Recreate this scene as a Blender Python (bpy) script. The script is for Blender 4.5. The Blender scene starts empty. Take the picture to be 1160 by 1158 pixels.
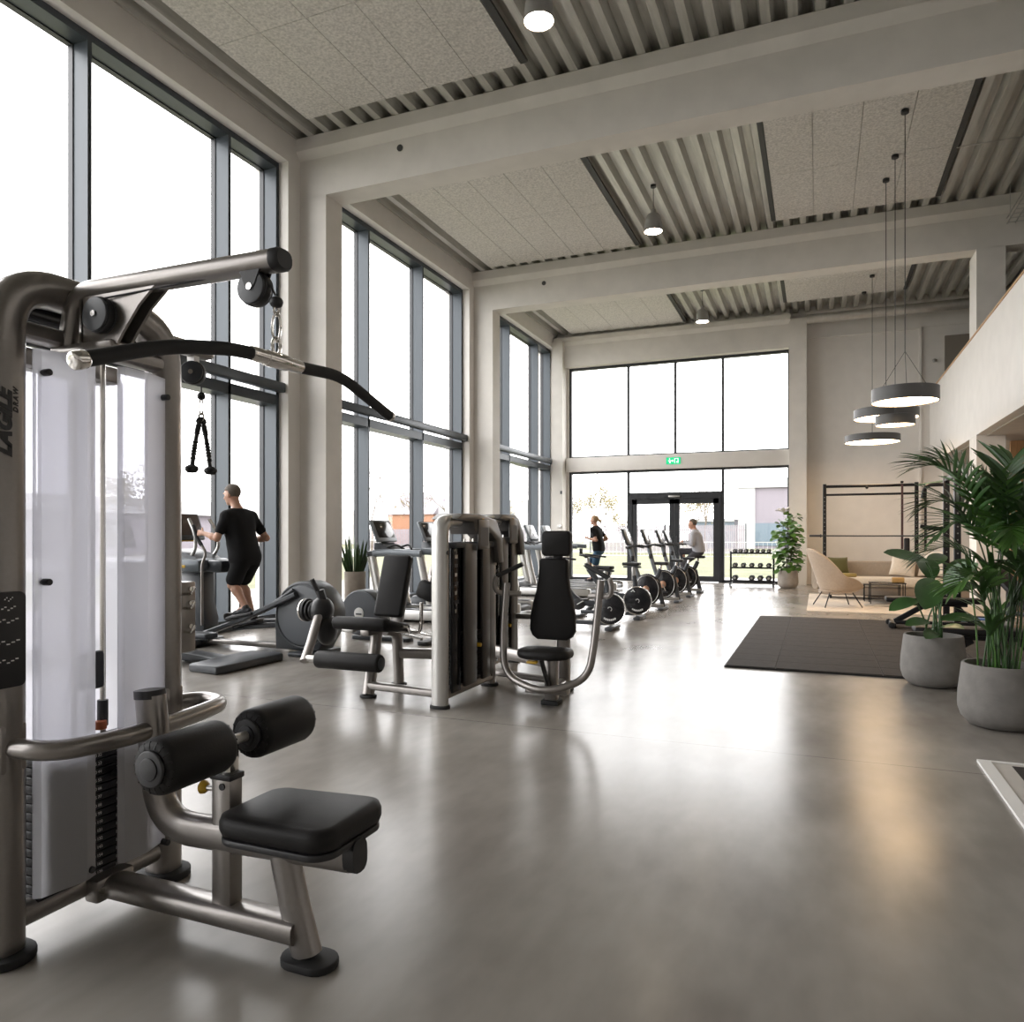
import bpy, bmesh, math, random
import numpy as np
from mathutils import Vector, Matrix, Euler
random.seed(7)
C = bpy.context.scene.collection
PI = math.pi
V = Vector
def R(d): return math.radians(d)
# ------------------------------------------------------------------ materials
def nn(nt, t, x=0, y=0):
    n = nt.nodes.new(t); n.location = (x, y); return n
def mat(name, col, rough=.5, metal=0., var=0., vscale=8., bump=0., bscale=40., coat=0., spec=.5, rvar=0., stretch=None, sheen=0., detail=4, subs=0.):
    m = bpy.data.materials.new(name); m.use_nodes = True; nt = m.node_tree
    b = nt.nodes['Principled BSDF']
    b.inputs['Base Color'].default_value = (*col, 1); b.inputs['Roughness'].default_value = rough
    b.inputs['Metallic'].default_value = metal; b.inputs['Coat Weight'].default_value = coat
    b.inputs['Specular IOR Level'].default_value = spec; b.inputs['Sheen Weight'].default_value = sheen
    if subs: b.inputs['Subsurface Weight'].default_value = subs; b.inputs['Subsurface Scale'].default_value = .02
    tc = nn(nt, 'ShaderNodeTexCoord', -1100)
    src = tc.outputs['Object']
    if stretch:
        mp = nn(nt, 'ShaderNodeMapping', -900); mp.inputs['Scale'].default_value = stretch
        nt.links.new(src, mp.inputs['Vector']); src = mp.outputs['Vector']
    if var or rvar:
        n = nn(nt, 'ShaderNodeTexNoise', -700); n.inputs['Scale'].default_value = vscale; n.inputs['Detail'].default_value = detail
        nt.links.new(src, n.inputs['Vector'])
        if var:
            r = nn(nt, 'ShaderNodeValToRGB', -450); e = r.color_ramp.elements
            e[0].position = .3; e[1].position = .7
            e[0].color = (*[max(0, c*(1-var)) for c in col], 1); e[1].color = (*[min(1, c*(1+var)) for c in col], 1)
            nt.links.new(n.outputs['Fac'], r.inputs['Fac']); nt.links.new(r.outputs['Color'], b.inputs['Base Color'])
        if rvar:
            mr = nn(nt, 'ShaderNodeMapRange', -450, -300)
            mr.inputs['From Min'].default_value = .3; mr.inputs['From Max'].default_value = .7
            mr.inputs['To Min'].default_value = rough-rvar; mr.inputs['To Max'].default_value = rough+rvar
            nt.links.new(n.outputs['Fac'], mr.inputs['Value']); nt.links.new(mr.outputs['Result'], b.inputs['Roughness'])
    if bump:
        n2 = nn(nt, 'ShaderNodeTexNoise', -700, -500); n2.inputs['Scale'].default_value = bscale; n2.inputs['Detail'].default_value = 3
        nt.links.new(src, n2.inputs['Vector'])
        bp = nn(nt, 'ShaderNodeBump', -300, -500); bp.inputs['Strength'].default_value = bump; bp.inputs['Distance'].default_value = .01
        nt.links.new(n2.outputs['Fac'], bp.inputs['Height']); nt.links.new(bp.outputs['Normal'], b.inputs['Normal'])
    return m
def emit(name, col, s):
    m = bpy.data.materials.new(name); m.use_nodes = True; nt = m.node_tree; nt.nodes.clear()
    e = nn(nt, 'ShaderNodeEmission'); o = nn(nt, 'ShaderNodeOutputMaterial', 200)
    e.inputs['Color'].default_value = (*col, 1); e.inputs['Strength'].default_value = s
    nt.links.new(e.outputs[0], o.inputs[0]); return m
# ------------------------------------------------------------------ mesh builder
def frames(pts, up=None, closed=False):
    n = len(pts); T = []
    for i in range(n):
        a = pts[(i-1) % n] if (closed or i > 0) else pts[i]
        b = pts[(i+1) % n] if (closed or i < n-1) else pts[i]
        t = (b-a); T.append(t.normalized() if t.length > 1e-9 else V((0, 0, 1)))
    out = []
    if up is not None:
        for t in T:
            x = V(up).cross(t)
            if x.length < 1e-6: x = V((1, 0, 0)).cross(t)
            x.normalize(); out.append((x, t.cross(x).normalized(), t))
        return out
    t = T[0]; x = V((0, 0, 1)).cross(t)
    if x.length < 1e-3: x = V((1, 0, 0)).cross(t)
    x.normalize()
    for t in T:
        x = (x - t*x.dot(t)); x.normalize(); out.append((x, t.cross(x).normalized(), t))
    return out
def fillet(pts, r, n=6):
    """round the corners of a polyline"""
    pts = [V(p) for p in pts]; out = [pts[0]]
    for i in range(1, len(pts)-1):
        p, a, b = pts[i], pts[i-1], pts[i+1]
        rr = r[i-1] if isinstance(r, (list, tuple)) else r
        d = min(rr, (a-p).length*.49, (b-p).length*.49)
        p0 = p+(a-p).normalized()*d; p1 = p+(b-p).normalized()*d
        for k in range(n+1):
            t = k/n; out.append(p0*(1-t)**2+p*2*t*(1-t)+p1*t*t)
    out.append(pts[-1]); return out
def circ(n, a=1., b=1., p=2.):
    o = []
    for k in range(n):
        c, s = math.cos(2*PI*k/n), math.sin(2*PI*k/n)
        o.append((a*math.copysign(abs(c)**(2/p), c), b*math.copysign(abs(s)**(2/p), s)))
    return o
class MB:
    def __init__(s): s.v = []; s.f = []; s.m = []; s.cur = 0
    def add(s, vs, fs, M=None):
        b = len(s.v)
        s.v += [tuple(M @ V(p)) for p in vs] if M is not None else [tuple(p) for p in vs]
        s.f += [tuple(b+i for i in f) for f in fs]; s.m += [s.cur]*len(fs); return s
    def mi(s, i): s.cur = i; return s
    def box(s, x0, x1, y0, y1, z0, z1, M=None):
        vs = [(x, y, z) for z in (z0, z1) for y in (y0, y1) for x in (x0, x1)]
        return s.add(vs, [(0, 2, 3, 1), (4, 5, 7, 6), (0, 1, 5, 4), (2, 6, 7, 3), (0, 4, 6, 2), (1, 3, 7, 5)], M)
    def rbox(s, c, size, r=.01, M=None, seg=2):
        bm = bmesh.new(); bmesh.ops.create_cube(bm, size=1)
        for v in bm.verts: v.co = V((v.co.x*size[0], v.co.y*size[1], v.co.z*size[2]))
        r = min(r, min(size)*.49)
        bmesh.ops.bevel(bm, geom=bm.edges[:], offset=r, segments=seg, profile=.5, affect='EDGES')
        MM = Matrix.Translation(c) if M is None else M @ Matrix.Translation(c)
        bm.verts.index_update()
        s.add([v.co.copy() for v in bm.verts], [[v.index for v in f.verts] for f in bm.faces], MM); bm.free(); return s
    def tube(s, pts, r, n=12, up=None, closed=False, caps=True, p=2., taper=None, M=None):
        pts = [V(q) for q in pts]; fr = frames(pts, up, closed); vs = []; N = len(pts)
        a, b = r if isinstance(r, (tuple, list)) else (r, r)
        pr = circ(n, a, b, p)
        for i, (q, (x, y, t)) in enumerate(zip(pts, fr)):
            k = 1. if taper is None else (taper[i] if isinstance(taper, (list, tuple)) else taper(i/(N-1)))
            vs += [q+x*(u*k)+y*(w*k) for u, w in pr]
        fs = []
        for i in range(N if closed else N-1):
            j = (i+1) % N
            fs += [(i*n+k, i*n+(k+1) % n, j*n+(k+1) % n, j*n+k) for k in range(n)]
        if caps and not closed:
            fs += [tuple(range(n))[::-1], tuple((N-1)*n+k for k in range(n))]
        return s.add(vs, fs, M)
    def cyl(s, p0, p1, r, r1=None, n=20, M=None):
        r1 = r if r1 is None else r1
        return s.tube([p0, p1], r, n, taper=[1., r1/r], M=M)
    def rcyl(s, p0, p1, r, e=.01, n=24, M=None):
        """cylinder with rounded rims"""
        p0, p1 = V(p0), V(p1); d = (p1-p0).normalized(); L = (p1-p0).length; e = min(e, r*.95, L*.49)
        pts = []; tp = []
        for k in range(4):
            a = PI/2*k/3; pts.append(p0+d*(e-e*math.cos(a))); tp.append((r-e+e*math.sin(a))/r)
        for k in range(4):
            a = PI/2*(1-k/3); pts.append(p1-d*(e-e*math.cos(a))); tp.append((r-e+e*math.sin(a))/r)
        pts[0] += d*1e-5; 
        return s.tube(pts, r, n, taper=tp, M=M)
    def lathe(s, prof, n=32, M=None, cap=True):
        vs = []; N = len(prof)
        for (r, z) in prof: vs += [(r*math.cos(2*PI*k/n), r*math.sin(2*PI*k/n), z) for k in range(n)]
        fs = [(i*n+k, i*n+(k+1) % n, (i+1)*n+(k+1) % n, (i+1)*n+k) for i in range(N-1) for k in range(n)]
        if cap: fs += [tuple(range(n))[::-1], tuple((N-1)*n+k for k in range(n))]
        return s.add(vs, fs, M)
    def prism(s, poly, d, M=None, r=0.):
        """poly in local xy, extruded along local z from 0 to d, optional rim chamfer r"""
        n = len(poly); P = [V((p[0], p[1])) for p in poly]
        lay = []
        def inset(k):
            if not k: return P
            o = []
            for i in range(n):
                a, b, c = P[i-1], P[i], P[(i+1) % n]
                e1 = (b-a).normalized() if (b-a).length > 1e-9 else V((1, 0)); e2 = (c-b).normalized() if (c-b).length > 1e-9 else e1
                nm = V((-(e1.y+e2.y), e1.x+e2.x))
                if nm.length < 1e-6: nm = V((-e1.y, e1.x))
                nm.normalize(); o.append(b+nm*k)
            return o
        area = sum(P[i-1].x*P[i].y-P[i].x*P[i-1].y for i in range(n))
        if area < 0: P.reverse()
        if r:
            q = inset(r); q2 = inset(r*.3)
            lay = [(q, 0), (q2, r*.3), (P, r), (P, d-r), (q2, d-r*.3), (q, d)]
        else: lay = [(P, 0), (P, d)]
        vs = [(p.x, p.y, z) for L, z in lay for p in L]; N = len(lay)
        fs = [(i*n+k, i*n+(k+1) % n, (i+1)*n+(k+1) % n, (i+1)*n+k) for i in range(N-1) for k in range(n)]
        fs += [tuple(range(n))[::-1], tuple((N-1)*n+k for k in range(n))]
        return s.add(vs, fs, M)
    def ball(s, c, r, n=16, m=10, M=None):
        rx, ry, rz = r if isinstance(r, (tuple, list)) else (r, r, r)
        vs = [(0, 0, -rz)]
        for i in range(1, m):
            a = -PI/2+PI*i/m
            vs += [(rx*math.cos(a)*math.cos(2*PI*k/n), ry*math.cos(a)*math.sin(2*PI*k/n), rz*math.sin(a)) for k in range(n)]
        vs.append((0, 0, rz)); L = len(vs)-1
        fs = [(0, 1+(k+1) % n, 1+k) for k in range(n)]
        for i in range(m-2):
            o = 1+i*n; fs += [(o+k, o+(k+1) % n, o+n+(k+1) % n, o+n+k) for k in range(n)]
        o = 1+(m-2)*n; fs += [(o+k, o+(k+1) % n, L) for k in range(n)]
        MM = Matrix.Translation(c) if M is None else M @ Matrix.Translation(c)
        return s.add(vs, fs, MM)
    def quad(s, a, b, c, d): return s.add([a, b, c, d], [(0, 1, 2, 3)])
    def build(s, name, m, parent=None, loc=None, ang=35, smooth=True, label=None):
        me = bpy.data.meshes.new(name); me.from_pydata(s.v, [], s.f)
        for x in (m if isinstance(m, (list, tuple)) else [m]): me.materials.append(x)
        if len(set(s.m)) > 1: me.polygons.foreach_set('material_index', s.m)
        me.update()
        if smooth:
            me.polygons.foreach_set('use_smooth', [True]*len(me.polygons)); me.set_sharp_from_angle(angle=R(ang))
        o = bpy.data.objects.new(name, me); C.objects.link(o)
        if parent is not None: o.parent = parent
        if loc is not None: o.location = loc
        if label: o['label'] = label
        return o
def tag(o, label, cat=None, group=None, kind=None):
    o['label'] = label
    if cat: o['category'] = cat
    if group: o['group'] = group
    if kind: o['kind'] = kind
    return o
def thing(name, label, cat, loc=(0, 0, 0), rz=0., group=None, kind=None):
    o = bpy.data.objects.new(name, None); C.objects.link(o); o.location = loc; o.rotation_euler = (0, 0, R(rz)); o.empty_display_size = .1
    return tag(o, label, cat, group, kind)
def st(o, label, cat=None): return tag(o, label, cat, None, 'structure')
def dup(root, loc=None, rz=None, label=None, group=None):
    """copy of a thing with its parts and sub-parts"""
    r = root.copy(); C.objects.link(r)
    if loc is not None: r.location = loc
    if rz is not None: r.rotation_euler = (0, 0, R(rz))
    if label: r['label'] = label
    if group: r['group'] = group
    kids = {}
    for o in KIDS(root):
        c = o.copy(); C.objects.link(c); c.parent = r
        for g in KIDS(o):
            d = g.copy(); C.objects.link(d); d.parent = c
    return r
def KIDS(o): return [c for c in bpy.data.objects if c.parent == o]
def Mx(loc=(0, 0, 0), rx=0, ry=0, rz=0):
    return Matrix.Translation(loc) @ Euler((R(rx), R(ry), R(rz)), 'XYZ').to_matrix().to_4x4()
def basis(o, x, y, z=None):
    """matrix whose local x,y (and z) are the given world vectors"""
    x = V(x).normalized(); y = V(y); z = x.cross(y).normalized() if z is None else V(z); y = z.cross(x).normalized()
    M = Matrix.Identity(4)
    for i in range(3): M[i][0] = x[i]; M[i][1] = y[i]; M[i][2] = z[i]; M[i][3] = o[i]
    return M
def text(body, size, M, m, parent, name='lettering', depth=.0006, shear=0., bold=0., align='CENTER', spacing=1.):
    cu = bpy.data.curves.new(name, 'FONT'); cu.body = body; cu.size = size; cu.extrude = depth; cu.shear = shear; cu.offset = bold
    cu.align_x = align; cu.align_y = 'CENTER'; cu.space_character = spacing
    tmp = bpy.data.objects.new(name, cu); C.objects.link(tmp)
    dg = bpy.context.evaluated_depsgraph_get(); dg.update()
    me = bpy.data.meshes.new_from_object(tmp.evaluated_get(dg)); bpy.data.objects.remove(tmp)
    me.materials.clear(); me.materials.append(m); me.transform(M)
    o = bpy.data.objects.new(name, me); C.objects.link(o); o.parent = parent; return o
# ------------------------------------------------------------------ palette
M_wall = mat('painted_wall', (.74, .71, .675), .75, var=.03, vscale=3, bump=.05, bscale=60)
M_conc = mat('painted_concrete', (.70, .67, .63), .7, var=.05, vscale=2.5, bump=.08, bscale=25)
M_frame = mat('anthracite_frame', (.056, .067, .079), .38, metal=.25)
M_dframe = mat('dark_door_frame', (.03, .032, .036), .4, metal=.2)
M_silver = mat('champagne_frame_paint', (.27, .25, .235), .3, metal=.7, coat=.3, var=.03, vscale=60)
M_lsilver = mat('silver_paint', (.50, .49, .47), .32, metal=.7, coat=.2)
M_chrome = mat('chrome', (.75, .73, .70), .15, metal=1)
M_black = mat('black_plastic', (.018, .018, .02), .45, bump=.04, bscale=300)
M_blackg = mat('glossy_black', (.012, .012, .014), .18)
M_rubber = mat('black_rubber', (.015, .015, .016), .7)
M_leather = mat('black_upholstery', (.016, .015, .015), .5, bump=.12, bscale=220, spec=.2)
M_dgrey = mat('graphite_plastic', (.055, .06, .068), .4)
M_steel = mat('black_steel', (.014, .014, .016), .4, metal=.3)
M_yellow = mat('yellow_plastic', (.62, .38, .03), .4)
M_whitep = mat('white_print', (.75, .74, .72), .6)
M_orange = mat('copper_red_plastic', (.55, .15, .06), .4)
# ================================================================== CAMERA / WORLD
sc = bpy.context.scene
cd = bpy.data.cameras.new('camera'); cam = bpy.data.objects.new('camera', cd); C.objects.link(cam); sc.camera = cam
cam.location = (0, 0, 1.4); cam.rotation_euler = (PI/2, 0, R(22.3255))
cd.sensor_fit = 'HORIZONTAL'; cd.sensor_width = 36; cd.lens = 845/1160*36; cd.shift_y = 27/1160; cd.clip_end = 400; cd.clip_start = .05
w = bpy.data.worlds.new('overcast_sky'); sc.world = w; w.use_nodes = True
bg = w.node_tree.nodes['Background']; bg.inputs['Color'].default_value = (.99, .992, 1, 1); bg.inputs['Strength'].default_value = SKY = 4.2
vs = sc.view_settings; vs.view_transform = 'Standard'; vs.look = 'None'; vs.gamma = 1; vs.use_curve_mapping = False; vs.exposure = .8
cy = sc.cycles; cy.use_denoising = True; cy.max_bounces = 8; cy.diffuse_bounces = 5; cy.glossy_bounces = 4; cy.transparent_max_bounces = 16
cy.transmission_bounces = 6; cy.sample_clamp_indirect = 8; cy.caustics_reflective = False; cy.caustics_refractive = False
try: cy.denoiser = 'OPENIMAGEDENOISE'; cy.denoising_input_passes = 'RGB_ALBEDO_NORMAL'
except Exception: pass

# ================================================================== ROOM MATERIALS
def floor_mat():
    m = mat('polished_concrete', (.27, .247, .215), .3); nt = m.node_tree; b = nt.nodes['Principled BSDF']
    tc = nn(nt, 'ShaderNodeTexCoord', -1400); L = nt.links.new
    def noise(sc_, det, st_=(1, 1, 1), dist=0.):
        mp = nn(nt, 'ShaderNodeMapping', -1200); mp.inputs['Scale'].default_value = st_; L(tc.outputs['Object'], mp.inputs[0])
        n = nn(nt, 'ShaderNodeTexNoise', -1000); n.inputs['Scale'].default_value = sc_; n.inputs['Detail'].default_value = det
        n.inputs['Distortion'].default_value = dist; L(mp.outputs[0], n.inputs['Vector']); return n.outputs['Fac']
    a = noise(.5, 3); c = noise(1.7, 3, (1, .6, 1)); d = noise(9, 3, (1, .4, 1))
    def mul(x, k, y):
        q = nn(nt, 'ShaderNodeMath', -800); q.operation = 'MULTIPLY_ADD'; L(x, q.inputs[0]); q.inputs[1].default_value = k
        if isinstance(y, float): q.inputs[2].default_value = y
        else: L(y, q.inputs[2])
        return q.outputs[0]
    f = mul(a, .45, mul(c, .4, mul(d, .15, 0.)))
    r = nn(nt, 'ShaderNodeValToRGB', -500); L(f, r.inputs[0]); e = r.color_ramp.elements
    e[0].position = .34; e[0].color = (.175, .158, .138, 1); e[1].position = .63; e[1].color = (.345, .322, .292, 1)
    # saw-cut joints
    sx = nn(nt, 'ShaderNodeSeparateXYZ', -1200); L(tc.outputs['Object'], sx.inputs[0])
    def line(out, at, wd):
        q = nn(nt, 'ShaderNodeMath'); q.operation = 'SUBTRACT'; L(out, q.inputs[0]); q.inputs[1].default_value = at
        z = nn(nt, 'ShaderNodeMath'); z.operation = 'ABSOLUTE'; L(q.outputs[0], z.inputs[0])
        y = nn(nt, 'ShaderNodeMath'); y.operation = 'LESS_THAN'; L(z.outputs[0], y.inputs[0]); y.inputs[1].default_value = wd; return y.outputs[0]
    j = line(sx.outputs['Y'], 5.08, .004)
    mx = nn(nt, 'ShaderNodeMix', -250); mx.data_type = 'RGBA'; L(j, mx.inputs[0]); L(r.outputs[0], mx.inputs[6]); mx.inputs[7].default_value = (.10, .09, .08, 1)
    L(mx.outputs[2], b.inputs['Base Color'])
    mr = nn(nt, 'ShaderNodeMapRange', -450, -300); mr.inputs['From Min'].default_value = .3; mr.inputs['From Max'].default_value = .7
    mr.inputs['To Min'].default_value = .19; mr.inputs['To Max'].default_value = .27; L(f, mr.inputs['Value']); L(mr.outputs[0], b.inputs['Roughness'])
    b.inputs['Specular IOR Level'].default_value = .3
    bp = nn(nt, 'ShaderNodeBump', -300, -500); bp.inputs['Strength'].default_value = .003; bp.inputs['Distance'].default_value = .02
    L(c, bp.inputs['Height']); L(bp.outputs[0], b.inputs['Normal']); return m
M_floor = floor_mat()
def glass_mat():
    m = bpy.data.materials.new('window_glass'); m.use_nodes = True; nt = m.node_tree; nt.nodes.clear(); L = nt.links.new
    t = nn(nt, 'ShaderNodeBsdfTransparent'); t.inputs[0].default_value = (.985, .98, .975, 1)
    g = nn(nt, 'ShaderNodeBsdfGlossy'); g.inputs['Roughness'].default_value = .02
    lw = nn(nt, 'ShaderNodeLayerWeight'); lw.inputs[0].default_value = .5
    pw = nn(nt, 'ShaderNodeMath'); pw.operation = 'POWER'; L(lw.outputs['Facing'], pw.inputs[0]); pw.inputs[1].default_value = 5
    f = nn(nt, 'ShaderNodeMath'); f.operation = 'MULTIPLY_ADD'; L(pw.outputs[0], f.inputs[0]); f.inputs[1].default_value = .7; f.inputs[2].default_value = .03
    x = nn(nt, 'ShaderNodeMixShader'); o = nn(nt, 'ShaderNodeOutputMaterial')
    L(f.outputs[0], x.inputs[0]); L(t.outputs[0], x.inputs[1]); L(g.outputs[0], x.inputs[2]); L(x.outputs[0], o.inputs[0]); return m
M_glass = glass_mat()
M_deck = mat('galvanised_deck', (.58, .57, .53), .42, metal=.4, var=.14, vscale=3, stretch=(6, .5, 6))
M_felt = mat('wood_wool_panel', (.66, .635, .60), .95, var=.22, vscale=30, bump=.7, bscale=90, detail=8)
M_gap = mat('dark_channel', (.05, .05, .048), .6)
M_oak = mat('oak_cladding', (.50, .30, .15), .5, var=.18, vscale=5, stretch=(6, 6, .5))
M_soffit = mat('soffit_panels', (.50, .47, .43), .7, var=.05, vscale=4)
M_galv = mat('galvanised_duct', (.55, .54, .52), .35, metal=.7, var=.1, vscale=6)

# ================================================================== SHELL
XW, YF, ZC = -7.7, 22.5, 7.7
fl_ = MB(); fl_.box(-8.4, 9, -7, 22.75, -.2, 0); st(fl_.build('floor', M_floor, smooth=False), 'polished grey beige concrete floor with one thin saw-cut joint', 'floor')
# roof deck : trapezoid profile across X, ribs along Y
d = MB(); per = .31; x = -8.4; top = []; zb, zt = ZC+.005, ZC+.15
while x < 9: top += [(x, zb), (x+.11, zb), (x+.155, zt), (x+.265, zt)]; x += per
n = len(top); y0, y1 = -7, 22.9
vs_ = [(p[0], y0, p[1]) for p in top]+[(p[0], y1, p[1]) for p in top]+[(top[0][0], y0, zt+.1), (top[-1][0], y0, zt+.1), (top[0][0], y1, zt+.1), (top[-1][0], y1, zt+.1)]
d.add(vs_, [(i+1, i, n+i, n+i+1) for i in range(n-1)]+[(2*n, 2*n+1, 2*n+3, 2*n+2)])
st(d.build('ceiling', M_deck, smooth=False), 'galvanised corrugated steel roof deck with deep ribs', 'ceiling')
# left wall (pieces round the windows)
BAYS = [(-6.2, -3.15), (-2.85, 3.1), (3.75, 9.5), (10.3, 16.08), (16.8, 22.42)]
ZH, XG = 7.27, -7.88
wl = MB()
wl.box(-8.35, XW, -7, 22.9, ZH, ZC+.0); wl.box(-8.35, XW-.2, -7, 22.9, ZC, ZC+.2)
e = [-7]+[q for b in BAYS for q in b]+[22.9]
for i in range(0, len(e), 2): wl.box(-8.35, XW, e[i], e[i+1], 0, ZH)
st(wl.build('wall_left', M_wall, smooth=False), 'white painted left wall with tall window openings', 'wall')
COLY = [3.26, 9.79, 16.32]
cnames = ['white column beside the nearest tall window', 'white column between the first and second tall window bay', 'white column between the second and third tall window bay']
for y, nm in zip(COLY[1:], cnames[1:]):
    c = MB(); c.box(XW-.01, -7.2, y, y+.43, 0, 6.79); o = c.build('column', M_conc, smooth=False); st(o, nm+', under the ceiling beam', 'column')
def beam(y, label, x0=XW, x1=8.2, far=False):
    b = MB(); w_ = .43; pf = [(0, 6.78), (0, 7.38), (-.10, 7.50), (-.10, ZC), (w_+.10, ZC), (w_+.10, 7.50), (w_, 7.38), (w_, 6.78)]
    M = basis((x0, y, 0), (0, 1, 0), (0, 0, 1)); b.prism(pf, x1-x0, M); o = b.build('ceiling_beam', M_conc, smooth=False); st(o, label, 'beam')
beam(COLY[0], 'white concrete ceiling beam above the lat machine, out of view')
beam(COLY[1], 'nearest white concrete ceiling beam spanning the hall')
beam(COLY[2], 'second white concrete ceiling beam spanning the hall')
for hx, y, nm in ((-5.85, 9.79, 'nearest ceiling beam'), (-5.9, 16.32, 'second ceiling beam')):
    h_ = MB(); h_.cyl((hx, y-.012, 7.25), (hx, y+.004, 7.25), .05, n=20); st(h_.build('trim_cable_hole', M_gap), 'dark round cable hole in the face of the '+nm, 'hole')
# far wall
wf = MB(); T0, T1 = YF, YF+.35
wf.box(-8.1, -7.28, T0-.02, T1, 0, ZC+.2); wf.box(-7.28, -.76, T0-.02, T1, 6.64, ZC+.2)
wf.box(-7.28, -.76, T0+.02, T1, 3.36, 3.82); wf.box(-.76, 9, YF+.2, YF+.5, 0, ZC+.2)
st(wf.build('wall_far', M_wall, smooth=False), 'white painted far wall with a wide glazed opening', 'wall')
tb = MB(); tb.rbox((-4.04, 22.42, 3.59), (6.6, .22, .43), .012); st(tb.build('trim_transom', M_wall), 'white horizontal band between the far upper windows and the entrance', 'trim')
pl = MB(); pl.box(-.76, -.30, 22.2, 22.85, 0, 7.42); st(pl.build('column', M_conc, smooth=False), 'white pillar right of the entrance glazing beside the fig plant', 'column')
pl = MB(); pl.box(-7.7, -7.36, 22.05, 22.5, 0, 7.42); st(pl.build('column', M_conc, smooth=False), 'white pilaster in the far left corner of the hall', 'column')
fb = MB(); fb.prism([(0, 6.64), (0, 7.30), (-.08, 7.42), (-.08, 7.56), (.3, 7.56), (.3, 6.64)], 6.98, basis((-7.7, 22.24, 0), (0, 1, 0), (0, 0, 1)))
st(fb.build('ceiling_beam', M_conc, smooth=False), 'white edge beam over the far upper windows', 'beam')
# recessed panel lines on the far right wall
pn = MB(); pn.box(-.3, 2.52, 22.64, 22.7, 6.93, 6.97); pn.box(2.5, 2.56, 22.64, 22.7, 0, 6.97); pn.box(-.3, 9, 22.66, 22.7, 6.97, ZC)
st(pn.build('trim_wall_moulding', M_wall, smooth=False), 'slim white moulding framing the far wall behind the lounge', 'trim')
# back and right walls, out of view
bw = MB(); bw.box(-8.3, 9.2, -7.3, -7, 0, 8); st(bw.build('wall_back', M_wall, smooth=False), 'white wall behind the viewpoint, out of view', 'wall')
rw = MB(); rw.box(8.2, 8.5, -7, 22.9, 0, 8); st(rw.build('wall_right', M_wall, smooth=False), 'white wall behind the gallery, mostly hidden', 'wall')
# skirting on the left columns & far pillar
# ---------------- left windows
def left_window(idx, y0, y1, muls, label):
    t = thing('window_%d' % idx, label, 'window', (XG, y0, 0), kind='structure')
    f = MB(); w_ = y1-y0; D = .31
    f.box(-D, 0, 0, .07, .0, ZH); f.box(-D, 0, w_-.07, w_, 0, ZH); f.box(-D, 0, .07, w_-.07, ZH-.09, ZH); f.box(-D, 0, .07, w_-.07, 0, .16)
    f.box(-D, 0, .07, w_-.07, 3.44, 3.60)
    for m_ in muls: f.box(-D, 0, m_-y0-.055, m_-y0, .16, ZH-.09)
    f.build('window_frame', M_frame, t, smooth=False)
    k_ = MB()
    for m_ in muls: k_.box(-D-.005, -D+.075, m_-y0-.068, m_-y0+.013, .16, ZH-.09)
    k_.box(-D-.005, -D+.075, .07, .085, .16, ZH-.09); k_.box(-D-.005, -D+.075, w_-.085, w_-.07, .16, ZH-.09); k_.box(-D-.005, -D+.075, .07, w_-.07, ZH-.105, ZH-.09)
    k_.build('glazing_bead', M_dframe, t, smooth=False)
    es = [0]+[m_-y0-.027 for m_ in muls]+[w_]
    for a_, b_ in zip(es, es[1:]):
        for za, zb_ in ((.08, 3.52), (3.52, ZH-.04)):
            g = MB(); g.box(-D+.03, -D+.045, a_+.005, b_-.005, za+.002, zb_-.002); g.build('glass_pane', M_glass, t, smooth=False)
    r_ = MB(); r_.rbox((.075, w_/2-.02, 3.71), (.13, w_+.04, .15), .02); r_.build('crossbar', M_frame, t)
    return t
left_window(1, *BAYS[1], [-.9, 1.1], 'tall grey framed window behind the viewpoint')
left_window(2, *BAYS[2], [6.22, 8.46], 'nearest tall grey framed window bay, behind the lat pulldown machine')
left_window(3, *BAYS[3], [12.08, 14.17], 'second tall grey framed window bay, behind the treadmills')
left_window(4, *BAYS[4], [19.06, 21.3], 'third tall grey framed window bay, in the far left corner')
left_window(5, *BAYS[0], [-4.6], 'tall grey framed window at the back end, out of view')
# ---------------- far windows and door
def pane(t, x0, x1, z0, z1, y=.06):
    g = MB(); g.box(x0, x1, y, y+.012, z0, z1); g.build('glass_pane', M_glass, t, smooth=False)
XS = [-7.24, -5.39, -3.96, -2.58, -.77]
t = thing('window_6', 'wide upper window of four panes in the far wall', 'window', (0, YF, 0), kind='structure')
f = MB(); f.box(XS[0]-.05, XS[-1]+.03, 0, .14, 6.57, 6.66); f.box(XS[0]-.05, XS[-1]+.03, 0, .14, 3.80, 3.86)
for i, x in enumerate(XS): f.box(x-.035, x+.035, 0, .14, 3.86, 6.57)
f.build('window_frame', M_dframe, t, smooth=False)
for a_, b_ in zip(XS, XS[1:]): pane(t, a_+.035, b_-.035, 3.86, 6.57)
t = thing('window_7', 'ground floor entrance glazing with side panes and fanlight in the far wall', 'window', (0, YF, 0), kind='structure')
f = MB(); f.box(XS[0]-.05, XS[-1]+.03, 0, .14, 3.31, 3.38); f.box(XS[0], XS[1], 0, .14, 0, .08); f.box(XS[3], XS[4], 0, .14, 0, .08)
for x in (XS[0], XS[1], XS[3], XS[4]): f.box(x-.035, x+.035, 0, .14, 0, 3.31)
f.box(XS[1], XS[3], 0, .14, 2.60, 2.68)
f.build('window_frame', M_dframe, t, smooth=False)
pane(t, XS[0]+.035, XS[1]-.035, .08, 3.31); pane(t, XS[3]+.035, XS[4]-.035, .08, 3.31); pane(t, XS[1]+.035, XS[3]-.035, 2.68, 3.31)
t = thing('door_1', 'dark framed glass double entrance door in the far wall', 'door', (0, YF, 0), kind='structure')
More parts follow.
